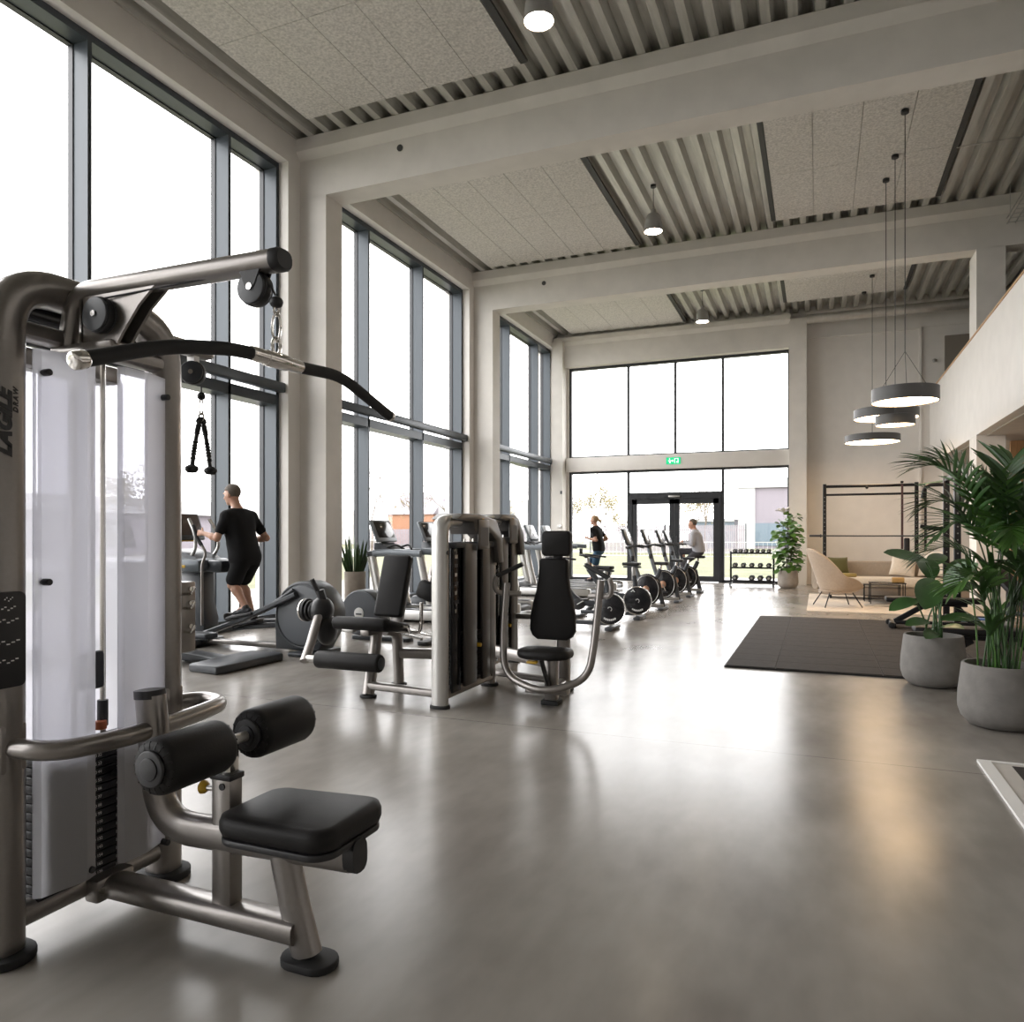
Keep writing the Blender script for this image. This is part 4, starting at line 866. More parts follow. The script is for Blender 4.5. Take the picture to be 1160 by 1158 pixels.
# ---------------- treadmills
def treadmill(loc, label, screen=M_screenl, group='treadmills along the windows'):
    t = thing('treadmill', label, 'treadmill', loc, group=group)       # origin: rear centre, belt runs towards -X
    m = MB(); m.rbox((-1.0, 0, .13), (2.0, .50, .06), .01); m.build('belt', M_rubber, t)
    for s_ in (-1, 1):
        m = MB(); m.rbox((-.98, s_*.33, .12), (2.04, .16, .17), .03); sr = m.build('side_rail', M_lsilver, t)
        m = MB(); m.rbox((-.98, s_*.33, .208), (1.9, .13, .012), .004); m.build('foot_strip', M_dgrey, sr)
        m = MB(); m.tube([(-1.68, s_*.40, .12), (-1.80, s_*.40, .6), (-1.90, s_*.40, 1.05)], (.075, .05), 14, up=(0, 1, 0), p=2.6); m.build('upright', M_lsilver, t)
        m = MB(); m.tube(fillet([(-1.86, s_*.41, 1.10), (-1.5, s_*.41, 1.12), (-.98, s_*.41, 1.10)], .2), (.04, .055), 12, up=(0, 0, 1), p=2.8); m.build('handrail', M_bluegrey, t)
    m = MB(); m.prism([(-2.12, .03), (-1.62, .03), (-1.62, .23), (-1.75, .30), (-2.05, .28), (-2.14, .18)], .84, XZ(.42), .03); m.build('motor_hood', M_body, t)
    m = MB(); m.rbox((-1.88, 0, 1.09), (.22, .86, .10), .035); m.build('dashboard', M_body, t)
    m = MB(); m.prism([(-1.98, 1.12), (-1.62, 1.12), (-1.66, 1.17), (-1.85, 1.27), (-1.97, 1.27)], .44, XZ(.22), .02); m.build('control_tray', M_body, t)
    for s_ in (-1, 1): m = MB(); m.tube(fillet([(-1.75, s_*.20, 1.18), (-1.55, s_*.2, 1.24), (-1.45, s_*.12, 1.16)], .06), .018, 8); m.build('pulse_grip', M_black, t)
    A = Mx((-1.93, 0, 1.46), 0, -24)
    m = MB(); m.rbox((0, 0, 0), (.06, .60, .40), .025, A); cs = m.build('console', M_bluegrey, t)
    m = MB(); m.rbox((.03, 0, .015), (.008, .50, .29), .003, A); m.build('screen', screen, cs)
    m = MB(); m.rbox((-1.90, 0, 1.28), (.05, .18, .14), .02); m.build('console_neck', M_black, t)
    m = MB(); m.rcyl((-.02, -.40, .10), (-.02, .40, .10), .055, .01, 20); m.build('rear_roller_cover', M_dgrey, t)
    return t
tr = treadmill((-4.85, 10.80, 0), 'treadmill beside the snake plant, nearest of the row', M_screen)
dup(tr, (-4.85, 12.40, 0), label='treadmill just left of the nearer dark weight tower, second in the row')
for y, nm in ((16.25, 'treadmill half hidden behind the farther dark weight tower'), (17.4, 'treadmill with bright console beside the chest press headrest, next to the runner'), ):
    q = treadmill((-4.7, y, 0), nm)
q = treadmill((-4.7, 18.6, 0), 'treadmill on which the woman in black is running')
# ---------------- spin bikes with a rear disc flywheel
def spin(loc, label, group='rear flywheel spin bikes'):
    t = thing('spin_bike', label, 'spin bike', loc, group=group)         # origin under the flywheel
    m = MB(); m.rcyl((0, -.055, .31), (0, .02, .31), .235, .02, 44); fw = m.build('flywheel_cover', M_blackg, t)
    m = MB(); m.tube([(.232*math.cos(a), -.05, .31+.232*math.sin(a)) for a in [2*PI*k/48 for k in range(48)]], .009, 6, closed=True); m.build('cover_rim', M_chrome, fw)
    m = MB()
    m.tube([(.03*math.cos(a), -.058, .31+.03*math.sin(a)) for a in [R(-60+k*20) for k in range(12)]], .005, 5)
    for k in range(7): a = R(240+k*10); m.box(-.011, .011, -.0575, -.0555, -.014, .014, Matrix.Translation((.16*math.cos(a), 0, .31+.16*math.sin(a))))
    m.add([(-.115, -.0565, .455), (-.075, -.0565, .50), (-.035, -.0565, .455), (-.055, -.0565, .455), (-.075, -.0565, .478), (-.095, -.0565, .455)], [(0, 5, 4, 1), (1, 4, 3, 2)])
    m.build('cover_print', M_whitep, fw)
    m = MB(); m.rbox((.02, .03, .03), (.12, .50, .05), .015); m.build('rear_foot', M_dgrey, t)
    m = MB(); m.rbox((-1.0, .03, .03), (.10, .50, .05), .015); m.build('front_foot', M_dgrey, t)
    m = MB(); m.rbox((-.5, .04, .09), (1.0, .07, .06), .015); m.build('base_rail', M_dgrey, t)
    m = MB(); m.tube([(-.02, .05, .10), (-.06, .05, .60), (-.08, .05, .72)], (.04, .03), 12, up=(0, 1, 0), p=3); m.build('seat_tube', M_body, t)
    m = MB(); m.rbox((-.09, .05, .76), (.055, .055, .22), .012); m.build('seat_post', M_lsilver, t)
    m = MB(); m.rbox((-.11, .05, .865), (.30, .05, .03), .01); m.build('seat_slide', M_dgrey, t)
    sd_ = [(-.16, .02), (-.13, .035), (-.02, .045), (.06, .09), (.12, .105), (.14, .08), (.14, -.08), (.12, -.105), (.06, -.09), (-.02, -.045), (-.13, -.035), (-.16, -.02)]
    m = MB(); m.prism(sd_, .055, Mx((-.12, .05, .885)), .018); m.build('saddle', M_leather, t)
    m = MB(); m.tube(fillet([(-.06, .05, .35), (-.55, .05, .40), (-.86, .05, .82)], .15), (.05, .035), 12, up=(0, 1, 0), p=3); m.tube([(-.9, .05, .08), (-.62, .05, .42)], (.045, .03), 10, up=(0, 1, 0)); m.build('main_frame', M_body, t)
    m = MB(); m.rbox((-.88, .05, .90), (.05, .05, .22), .012); m.build('handlebar_post', M_lsilver, t)
    m = MB(); m.tube(fillet([(-.62, .27, 1.02), (-.98, .25, 1.06), (-.98, -.15, 1.06), (-.62, -.17, 1.02)], .08), .016, 10); m.tube([(-.88, .05, 1.0), (-.98, .05, 1.06)], .02, 8); m.build('handlebar', M_black, t)
    m = MB(); m.rbox((-1.0, .05, 1.12), (.03, .12, .10), .01); m.build('display', M_black, t)
    m = MB(); m.rcyl((-.5, -.02, .36), (-.5, .12, .36), .085, .01, 24); m.build('crank_cover', M_black, t)
    for s_, a in ((-1, 30), (1, 210)):
        p1 = V((-.5+.17*math.cos(R(a)), .05+s_*.12, .36+.17*math.sin(R(a)))); m = MB(); m.tube([(-.5, .05+s_*.10, .36), p1], (.014, .009), 8); c_ = m.build('crank_arm', M_lsilver, t)
        m = MB(); m.rbox(p1+V((0, s_*.07, 0)), (.10, .09, .03), .008); m.build('pedal', M_black, c_)
    return t
spin((-2.83, 10.72, 0), 'black spin bike with printed disc, nearest to the chest press')
spin((-2.76, 12.22, 0), 'black spin bike with printed disc, behind the nearest one')
# ---------------- upright bikes with tall consoles
def upright(loc, label, group='upright exercise bikes'):
    t = thing('exercise_bike', label, 'exercise bike', loc, group=group)   # origin under the crank hub
    pts = [(.32*math.cos(R(a))*(.92), .37+.30*math.sin(R(a))) for a in range(0, 360, 12)]
    m = MB(); m.prism(pts, .15, XZ(.075), .035); m.build('body_shroud', M_blackg, t, ang=50)
    m = MB(); m.tube([(.27*math.cos(a)*.95, -.074, .37+.27*math.sin(a)) for a in [2*PI*k/40 for k in range(40)]], .007, 6, closed=True); m.build('body_trim', M_lsilver, t)
    m = MB(); m.rcyl((-.02, -.07, .37), (-.02, -.095, .37), .075, .006, 28); m.build('hub_cover', M_copper, t)
    m = MB(); m.rbox((.34, 0, .03), (.13, .56, .05), .02); m.build('rear_foot', M_dgrey, t)
    m = MB(); m.rbox((-.46, 0, .03), (.12, .50, .05), .02); m.build('front_foot', M_dgrey, t)
    m = MB(); m.rbox((-.06, 0, .07), (.84, .10, .07), .02); m.build('base_rail', M_lsilver, t)
    m = MB(); m.tube([(.10, 0, .40), (.24, 0, .66), (.28, 0, .76)], (.05, .035), 12, up=(0, 1, 0), p=3); m.build('seat_tube', M_body, t)
    m = MB(); m.tube([(.34, 0, .05), (.22, 0, .55)], (.05, .03), 12, up=(0, 1, 0), p=3); m.build('rear_strut', M_body, t)
    m = MB(); m.tube([(.265, 0, .70), (.30, 0, .84)], .025, 10); m.build('seat_post', M_chrome, t)
    sd_ = [(-.15, .03), (-.02, .06), (.06, .115), (.12, .13), (.15, .09), (.15, -.09), (.12, -.13), (.06, -.115), (-.02, -.06), (-.15, -.03)]
    m = MB(); m.prism(sd_, .06, Mx((.30, 0, .835)), .02); m.build('saddle', M_leather, t)
    m = MB(); m.tube(fillet([(-.14, 0, .45), (-.30, 0, .85), (-.40, 0, 1.22)], .2), (.05, .045), 14, up=(0, 1, 0), p=2.6); m.build('front_column', M_bluegrey, t)
    m = MB(); m.rbox((-.33, 0, .95), (.09, .11, .12), .03); m.build('column_collar', M_black, t)
    A = Mx((-.46, 0, 1.36), 0, -24)
    m = MB(); m.rbox((0, 0, 0), (.06, .46, .34), .03, A); cs = m.build('console', M_body, t)
    m = MB(); m.rbox((.03, 0, .01), (.008, .38, .25), .003, A); m.build('screen', M_screenl, cs)
    m = MB(); m.tube(fillet([(-.02, .22, 1.16), (-.24, .24, 1.20), (-.42, .18, 1.17), (-.42, -.18, 1.17), (-.24, -.24, 1.20), (-.02, -.22, 1.16)], .08), .018, 10); m.build('handlebar', M_black, t)
    m = MB(); m.rbox((-.40, 0, 1.16), (.12, .30, .05), .02); m.build('tray', M_black, t)
    for s_, a in ((-1, -60), (1, 120)):
        p1 = V((-.02+.17*math.cos(R(a)), s_*.11, .37+.17*math.sin(R(a)))); m = MB(); m.tube([(-.02, s_*.10, .37), p1], (.014, .009), 8); c_ = m.build('crank_arm', M_lsilver, t)
        m = MB(); m.rbox(p1+V((0, s_*.08, 0)), (.12, .10, .03), .008); m.build('pedal', M_black, c_)
    return t
b = upright((-2.98, 14.0, 0), 'exercise bike next behind the two disc-wheeled spin bikes')
dup(b, (-2.98, 15.65, 0), label='exercise bike second from the cyclist, with a copper hub')
dup(b, (-2.96, 17.05, 0), label='exercise bike next in front of the cyclist in the grey top')
dup(b, (-2.98, 18.4, 0), label='exercise bike ridden by the man in the grey top')
for o in bpy.data.objects:
    if o.name.startswith('exercise_bike') and o.location.y < 18: o.scale = (.86, 1, 1)
# ================================================================== FREE WEIGHTS AREA
M_mat = mat('rubber_tile_mat', (.030, .025, .022), .8, var=.2, vscale=14, bump=.15, bscale=120, spec=.25)
M_cream = mat('cream_fabric', (.62, .54, .44), .9, var=.05, vscale=30, bump=.25, bscale=160, sheen=.2)
M_beige = mat('beige_fabric', (.33, .27, .21), .9, var=.06, vscale=30, bump=.25, bscale=160, sheen=.2)
M_olivef = mat('olive_fabric', (.11, .10, .03), .9, bump=.25, bscale=160, sheen=.2)
M_mustard = mat('mustard_wood', (.45, .28, .10), .6, var=.1, vscale=10)
M_tan = mat('tan_fabric', (.42, .325, .24), .9, var=.05, vscale=30, bump=.25, bscale=160, sheen=.2)
M_rug = mat('pale_rug', (.60, .52, .43), .95, var=.1, vscale=1.5, bump=.3, bscale=200)
t = thing('rubber_floor_mat', 'large black rubber tile mat on the concrete floor before the lounge', 'floor mat', (-.91, 8.17, 0))
m = MB(); xs = [0, .5, 1.5, 2.5, 3.4]; ys = [5.25*k/12 for k in range(13)]
for a, b_ in zip(xs, xs[1:]):
    for c, d_ in zip(ys, ys[1:]): m.box(a+.006, b_-.006, c+.003, d_-.003, .0, .022)
m.build('tiles', M_mat, t, smooth=False)
m = MB(); m.box(-.012, 3.41, -.012, 5.262, 0, .016); m.build('underlay', M_rubber, t, smooth=False)
t = thing('framed_floor_mat', 'dark floor mat with a white edge frame at the right border of the picture', 'floor mat', (.905, 5.35, 0))
m = MB(); m.box(.17, 1.7, -2.2, -.07, 0, .012); m.build('mat_field', M_mat, t, smooth=False)
m = MB(); m.box(.07, .17, -2.2, -.03, 0, .010); m.box(.17, 1.7, -.07, -.03, 0, .010); m.build('inner_border', M_soffit, t, smooth=False)
m = MB(); m.box(0, .07, -2.2, 0, 0, .016); m.box(.07, 1.7, -.03, 0, 0, .016); m.build('edge_frame', M_whitep, t, smooth=False)
def bench(loc, rz, label, inc=0, L=1.25):
    t = thing('weight_bench', label, 'weight bench', loc, rz, group='weight benches on the mat')
    m = MB(); m.rbox((.0, 0, .04), (.07, .50, .07), .015); m.build('foot_bar', M_steel, t)
    m = MB(); m.rbox((L-.15, 0, .04), (.07, .50, .07), .015); m.build('foot_bar', M_steel, t)
    m = MB(); m.rbox((L/2-.08, 0, .07), (L-.2, .07, .06), .012); m.build('base_beam', M_steel, t)
    m = MB(); m.tube([(.03, 0, .08), (.42, 0, .33)], (.035, .04), 10, p=3); m.build('strut', M_steel, t)
    m = MB(); m.tube([(L-.2, 0, .08), (L-.42, 0, .34)], (.035, .04), 10, p=3); m.build('strut', M_steel, t)
    m = MB(); m.rbox((L/2-.05, 0, .35), (.8, .07, .05), .01); m.build('seat_rail', M_steel, t)
    for s_ in (-1, 1): m = MB(); m.rcyl((-.03, s_*.22, .045), (-.03, s_*.26, .045), .045, .01, 16); m.build('wheel', M_rubber, t)
    if inc:
        m = MB(); m.rbox((.15, 0, .41), (.36, .28, .07), .025); m.build('seat_pad', M_leather, t)
        A = Mx((.36, 0, .40), 0, -inc); m = MB(); m.rbox((.45, 0, .02), (.9, .28, .07), .025, A); m.build('backrest', M_leather, t)
        m = MB(); m.tube([(.75, 0, .12), (.36+.5*math.cos(R(inc)), 0, .38+.5*math.sin(R(inc)))], .025, 8); m.build('support_bar', M_steel, t)
    else: m = MB(); m.rbox((L/2-.10, 0, .415), (L, .30, .075), .028); m.build('pad', M_leather, t)
    return t
bench((1.03, 12.55, .022), 0, 'low black flat bench on the mat just behind the broad-leaved plant')
bench((1.0, 8.65, .022), 0, 'black flat bench between the two big concrete pots')
bench((2.75, 11.0, .022), 125, 'black inclined bench behind the palm fronds', inc=40)
m = MB(); m.rbox((0, 0, .04), (.5, .28, .08), .03); o = m.build('folded_mat', mat('blue_vinyl', (.03, .10, .32), .5), loc=(2.3, 13.72, 0)); tag(o, 'small blue folded exercise mat on the floor behind the palm', 'exercise mat')
m = MB(); m.rcyl((-.13, 0, .035), (.13, 0, .035), .035, .01, 20); o = m.build('steel_bottle', M_lsilver, loc=(1.62, 8.65, .476)); tag(o, 'small silver cylinder lying on the bench between the pots', 'bottle')
def post(m, x, y, h, s=.045):
    m.rbox((x, y, h/2), (s*2, s*2, h), .008)
def holes(m, x, y, h, dy=-.0465):
    z = .3
    while z < h-.15: m.cyl((x, y+dy, z), (x, y+dy+.003, z), .011, n=8); z += .10
M_hole = mat('bare_metal_hole', (.35, .34, .33), .5, metal=.6)
t = thing('squat_rig', 'tall black squat rig against the far wall behind the sofa', 'squat rig', (.14, 19.5, 0))
for x in (0, 1.96):
    m = MB(); post(m, x, 0, 2.62, .04); p_ = m.build('upright', M_steel, t); m = MB(); holes(m, x, 0, 2.5, -.0415); m.build('peg_holes', M_hole, p_)
    m = MB(); m.rbox((x, .3, .03), (.1, .8, .06), .01); m.build('foot', M_steel, t)
m = MB(); m.rcyl((0, 0, 2.56), (1.96, 0, 2.56), .035, .005, 14); m.build('pull_up_bar', M_steel, t)
m = MB(); m.rbox((.98, 0, 2.36), (1.9, .05, .05), .008); m.build('cross_beam', M_steel, t)
m = MB(); m.ball((.92, -.03, 2.52), .035, 10, 8); m.build('bar_bolt', M_steel, t)
m = MB(); m.rbox((2.14, .0, 1.45), (.05, .07, 2.3), .008); q_ = m.build('storage_upright', M_steel, t)
for x in (-.0, 1.96): m = MB(); m.tube(fillet([(x, -.04, 1.36), (x, -.14, 1.30), (x, -.15, 1.40)], .02), .016, 8); m.build('bar_hook', M_steel, t)
m = MB(); m.tube([(2.0, 0, 2.55), (2.4, -2.7, 2.5), (2.55, -5.55, 2.30)], .022, 8); m.build('tie_bar', mat('green_band', (.06, .12, .05), .5), t)
b = thing('barbell', 'long grey barbell racked on the rig behind the sofa', 'barbell', (1.13, 19.395, 1.375))
m = MB(); m.cyl((-1.07, 0, 0), (1.07, 0, 0), .018, n=10); m.build('bar', M_dgrey, b)
for s_ in (-1, 1): m = MB(); m.rcyl((s_*1.06, 0, 0), (s_*1.33, 0, 0), .026, .004, 14); m.rcyl((s_*1.06, 0, 0), (s_*1.09, 0, 0), .04, .005, 14); m.build('sleeve', M_dgrey, b)
t = thing('resistance_band', 'dark red strap hanging from the pull-up bar of the rig', 'strap', (1.80, 19.5, 1.2))
m = MB(); m.rbox((0, -.045, .62), (.05, .012, 1.5), .004); m.build('strap', mat('maroon_webbing', (.10, .05, .05), .7), t)
m = MB(); m.rbox((0, 0, 1.428), (.06, .10, .05), .01); m.build('loop', M_rubber, t)
m = MB(); m.rbox((0, 0, 0), (.12, .07, .5), .03); o = m.build('bar_pad', M_rubber, loc=(1.88, 19.28, 1.08)); tag(o, 'black foam pad hung on the right upright of the rig', 'pad')
t = thing('power_rack', 'black power rack standing on the mat behind the palm', 'power rack', (1.93, 12.9, .022))
for x, y in ((0, 0), (0, 1.05)):
    m = MB(); post(m, x, y, 2.34); p_ = m.build('upright', M_steel, t); m = MB(); holes(m, x, y, 2.3); m.build('peg_holes', M_hole, p_)
for z in (.06, 2.28): m = MB(); m.rbox((0, .52, z), (.07, .98, .07), .01); m.build('side_beam', M_steel, t)
for y in (0, 1.05): m = MB(); m.rbox((.25, y, .04), (.75, .08, .06), .01); m.build('foot', M_steel, t)
m = MB(); m.prism([(0, 0), (-.34, .05), (-.35, .0), (-.28, -.04), (0, -.06)], .06, basis((-.03, 1.08, 1.50), (1, 0, 0), (0, 0, 1))); m.build('spotter_arm', M_steel, t)
m = MB(); m.tube(fillet([(-.04, 1.05, 2.2), (-.30, 1.05, 2.2), (-.34, 1.05, 1.98)], .1), (.02, .03), 8); m.build('dip_handle', M_steel, t)
# ---------------- dumbbell rack
t = thing('dumbbell_rack', 'black three-tier dumbbell rack in front of the far window', 'dumbbell rack', (-1.68, 21.42, 0))
for s_ in (-1, 1):
    m = MB(); m.rbox((s_*.56, .0, .50), (.05, .07, .90), .008); m.build('upright', M_steel, t)
    m = MB(); m.rbox((s_*.56, -.02, .06), (.05, .50, .05), .01); m.build('foot', M_steel, t)
    m = MB(); m.rcyl((s_*.56-.02, -.24, .04), (s_*.56+.02, -.24, .04), .04, .008, 14); m.build('caster', M_rubber, t)
SH = (.14, .50, .90)
for z in SH:
    m = MB(); m.rbox((0, -.04, z), (1.07, .42, .025), .006, None); m.rbox((0, -.245, z+.005), (1.07, .015, .05), .005); m.build('shelf', M_steel, t)
def dumbbell(loc, r, label):
    t = thing('dumbbell', label, 'dumbbell', loc, group='hex dumbbells on the rack')
    hx = [(r*math.cos(R(60*k)), r*math.sin(R(60*k))) for k in range(6)]
    for s_ in (-1, 1):
        m = MB(); m.prism(hx, .10, basis((0, s_*.11-.05*1 if s_ < 0 else .06, 0), (1, 0, 0), (0, 0, 1), (0, -1, 0)) if False else basis((0, s_*.085 if s_ < 0 else .185, 0), (1, 0, 0), (0, 0, 1), (0, -1, 0)), .014); hd = m.build('head', M_rubber, t)
        if s_ < 0: m = MB(); m.lathe([(0, 0), (r*.45, 0), (r*.45, .003), (0, .003)], 16, basis((0, -.187, 0), (1, 0, 0), (0, 0, 1), (0, -1, 0))); m.build('end_plate', M_lsilver, hd)
    m = MB(); m.cyl((0, -.09, 0), (0, .09, 0), .016, n=12); m.build('handle', M_chrome, t)
    return t
rows = [(SH[2], 7, .055, 'top'), (SH[1], 5, .066, 'middle'), (SH[0], 4, .078, 'bottom')]
for z, n, r, nm in rows:
    xs = [-.44+.88*k/(n-1) for k in range(n)] if n != 4 else [-.44, .0, .22, .44]
    d0 = None; ordn = ['first', 'second', 'third', 'fourth', 'fifth', 'sixth', 'seventh']
    for k, x in enumerate(xs):
        lab = '%s black dumbbell from the entrance door side on the %s shelf of the rack' % (ordn[k], nm)
        lc = (-1.68+x, 21.42-.03, z+.0145+r*.867)
        if d0 is None: d0 = dumbbell(lc, r, lab)
        else: dup(d0, lc, label=lab)
# ================================================================== LOUNGE
m = MB(); m.rbox((0, 0, .007), (3.3, 4.3, .014), .004); tag(m.build('rug', M_rug, loc=(1.45, 16.85, 0)), 'pale woven rug under the lounge furniture', 'rug')
def shell_chair(loc, rz, label):
    t = thing('lounge_chair', label, 'armchair', loc, rz)
    N, Mq = 40, 14; vs_o = []; vs_i = []
    for i in range(N+1):
        a = R(-138+276*i/N); u = abs(a)/R(138)
        top = .36+.50*(1-min(1, u/.62)**2.2)*(1 if u < .62 else 0)+(.20 if u < .62 else .20*(1-((u-.62)/.38)**2))
        for j in range(Mq+1):
            v = j/Mq; z = .27+(top-.27)*v; rr = .29+.14*(v**.6)+.09*max(0, v-.2)*(1-u*.6)
            ca, sa = -math.cos(a), math.sin(a); px = rr*ca*(1.0+.12*(ca < 0)*v)+.02; py = rr*sa*1.02
            vs_o.append((px, py, z))
            k = .86-.02*v; vs_i.append((px*k, py*k, z+.03*(1-v) if j else .38))
    n = len(vs_o); fs = []; w_ = Mq+1
    for i in range(N):
        for j in range(Mq):
            q = i*w_+j; fs.append((q, q+w_, q+w_+1, q+1)); fs.append((n+q, n+q+1, n+q+w_+1, n+q+w_))
        fs.append((i*w_+Mq, (i+1)*w_+Mq, n+(i+1)*w_+Mq, n+i*w_+Mq)); fs.append((i*w_, n+i*w_, n+(i+1)*w_, (i+1)*w_))
    for j in range(Mq): fs.append((j, j+1, n+j+1, n+j)); fs.append((N*w_+j, n+N*w_+j, n+N*w_+j+1, N*w_+j+1))
    m = MB(); m.add(vs_o+vs_i, fs); o = m.build('shell', M_tan, t, ang=70)
    mo = o.modifiers.new('soften', 'SUBSURF'); mo.levels = 1; mo.render_levels = 1
    m = MB(); m.lathe([(0, .25), (.24, .25), (.29, .275), (.29, .30), (0, .31)], 32); m.build('shell_base', M_tan, t)
    m = MB(); m.ball((.07, 0, .385), (.33, .30, .075), 28, 12); m.build('seat_cushion', M_tan, t)
    for k in range(4):
        a = R(45+90*k); m = MB(); m.tube([(.28*math.cos(a), .28*math.sin(a), .255), (.45*math.cos(a), .45*math.sin(a), .002)], .011, 8); m.build('leg', M_steel, t)
    m = MB(); m.tube([(.2*math.cos(R(45)), .2*math.sin(R(45)), .25), (.2*math.cos(R(225)), .2*math.sin(R(225)), .25)], .01, 6); m.tube([(.2*math.cos(R(135)), .2*math.sin(R(135)), .25), (.2*math.cos(R(315)), .2*math.sin(R(315)), .25)], .01, 6); m.build('leg_frame', M_steel, t)
    return t
lc_ = shell_chair((.34, 15.78, .019), 18, 'cream upholstered shell armchair on thin black legs, seen from behind')
lc_.scale = (1.08, 1.08, 1.06)
def pillow(loc, s, th, rx, rz, mt, label, name='cushion', group=None, ry=0):
    N = 14; vs = []; fs = []
    for sgn in (1, -1):
        for i in range(N+1):
            for j in range(N+1):
                x, y = -1+2*i/N, -1+2*j/N; e = (1-abs(x)**2.6)*(1-abs(y)**2.6); pin = 1-.10*(1-abs(y)**2)*0-.06*(x*x)*(y*y)*-1
                k = 1-.07*(1-x*x)*(y*y)-.07*(1-y*y)*(x*x)
                vs.append((x*s/2*k, y*s/2*k, sgn*th/2*max(e, 0)**.45))
    n = (N+1)**2
    for i in range(N):
        for j in range(N):
            q = i*(N+1)+j; fs.append((q, q+N+1, q+N+2, q+1)); fs.append((n+q, n+q+1, n+q+N+2, n+q+N+1))
    m = MB(); m.add(vs, fs); o = m.build(name, mt, None, loc, ang=180); o.rotation_euler = (R(rx), R(ry), R(rz)); tag(o, label, 'cushion', group); return o
t = thing('sofa', 'long beige sofa with a curved back along the lounge', 'sofa', (1.55, 18.1, .014))
bkp = []
for k in range(25):                     # curved back in plan
    x = -1.62+3.24*k/24; bkp.append((x, .34-.36*abs(x/1.62)**6))
m = MB(); m.tube([(x, y, .49) for x, y in bkp], (.10, .32), 16, up=(0, 0, 1), p=3.4); m.build('backrest', M_beige, t, ang=60)
m = MB(); m.prism([(-1.6, .25), (-1.58, -.1), (-1.45, -.42), (-1.2, -.52), (1.2, -.52), (1.45, -.42), (1.58, -.1), (1.6, .25)], .20, Mx((0, 0, .27)), .05); m.build('seat_cushion', M_cream, t, ang=60)
m = MB(); m.prism([(-1.55, .25), (-1.5, -.35), (-1.2, -.46), (1.2, -.46), (1.5, -.35), (1.55, .25)], .20, Mx((0, 0, .08)), .02); m.build('base', M_beige, t, ang=60)
for x in (-1.3, 1.3):
    for y in (-.35, .25): m = MB(); m.cyl((x, y, 0), (x, y, .09), .025, n=12); m.build('leg', M_steel, t)
pillow((1.70, 18.13, .745), .50, .17, 68, -12, M_cream, 'cream square cushion leaning on the sofa back', ry=6)
pillow((2.28, 18.12, .785), .58, .18, 68, -20, mat('white_fabric', (.72, .66, .57), .9, bump=.25, bscale=160), 'larger pale cushion at the right end of the sofa')
pillow((.42, 18.12, .71), .42, .18, 66, 14, M_olivef, 'dark olive cushion on the sofa just over the armchair arm')
m = MB(); m.rbox((0, 0, .04), (.30, .22, .08), .03); tag(m.build('throw_blanket', mat('mustard_fabric', (.30, .22, .07), .9, bump=.3, bscale=150), loc=(.62, 17.80, .485)), 'folded mustard throw on the sofa seat behind the armchair', 'blanket')
def table(loc, w_, d_, h, label, base=False):
    t = thing('coffee_table', label, 'coffee table', loc, group='black coffee tables')
    m = MB(); m.rbox((0, 0, h-.01), (w_, d_, .02), .006); m.build('top', M_blackg, t)
    for sx in (-1, 1):
        for sy in (-1, 1): m = MB(); m.rbox((sx*(w_/2-.02), sy*(d_/2-.02), (h-.02)/2), (.018, .018, h-.02), .003); m.build('leg', M_steel, t)
    m = MB(); m.rbox((0, 0, .11), (w_-.03, d_-.03, .012), .004); m.build('lower_shelf', M_blackg if not base else M_lsilver, t)
table((1.28, 16.80, .014), .66, .46, .43, 'front black coffee table with thin legs beside the armchair')
table((1.22, 17.32, .014), .70, .34, .36, 'lower black coffee table right in front of the sofa')
m = MB(); m.rbox((0, 0, .05), (.22, .15, .10), .015); tag(m.build('wooden_box', M_mustard, loc=(1.48, 16.80, .444)), 'small honey coloured wooden box on the front coffee table', 'box')
m = MB(); m.rbox((0, 0, .012), (.42, .34, .024), .004); tag(m.build('tray', M_lsilver, loc=(1.05, 16.15, .014)), 'flat pale tray on the rug in front of the coffee table', 'tray')
# ================================================================== PLANTS
M_pot = mat('grey_concrete_pot', (.20, .19, .178), .85, var=.12, vscale=9, bump=.15, bscale=60)
M_potb = mat('beige_concrete_pot', (.36, .32, .28), .85, var=.1, vscale=9, bump=.15, bscale=60)
M_soil = mat('dark_soil', (.035, .024, .018), .95, var=.4, vscale=30, bump=.8, bscale=40)
def leafmat(name, c, v=.35): return mat(name, c, .36, var=v, vscale=5, spec=.5)
M_palm = leafmat('palm_green', (.035, .088, .022)); M_palm2 = leafmat('palm_green_light', (.065, .15, .03)); M_stemg = mat('green_stem', (.06, .10, .025), .5, var=.2, vscale=10)
M_ban = leafmat('broad_leaf_green', (.045, .11, .03), .25); M_fig = leafmat('fig_green', (.07, .16, .028)); M_snake = leafmat('snake_plant_green', (.045, .085, .03), .5)
M_blos = mat('white_blossom', (.80, .74, .68), .6)
RT = V((math.cos(R(22.3255)), math.sin(R(22.3255)), 0)); FW = V((-math.sin(R(22.3255)), math.cos(R(22.3255)), 0)); UP = V((0, 0, 1))
def W(r, f, z): return RT*r+FW*f+UP*z
def bez(p0, p1, p2, n): return [p0*(1-t)**2+p1*2*t*(1-t)+p2*t*t for t in [k/n for k in range(n+1)]]
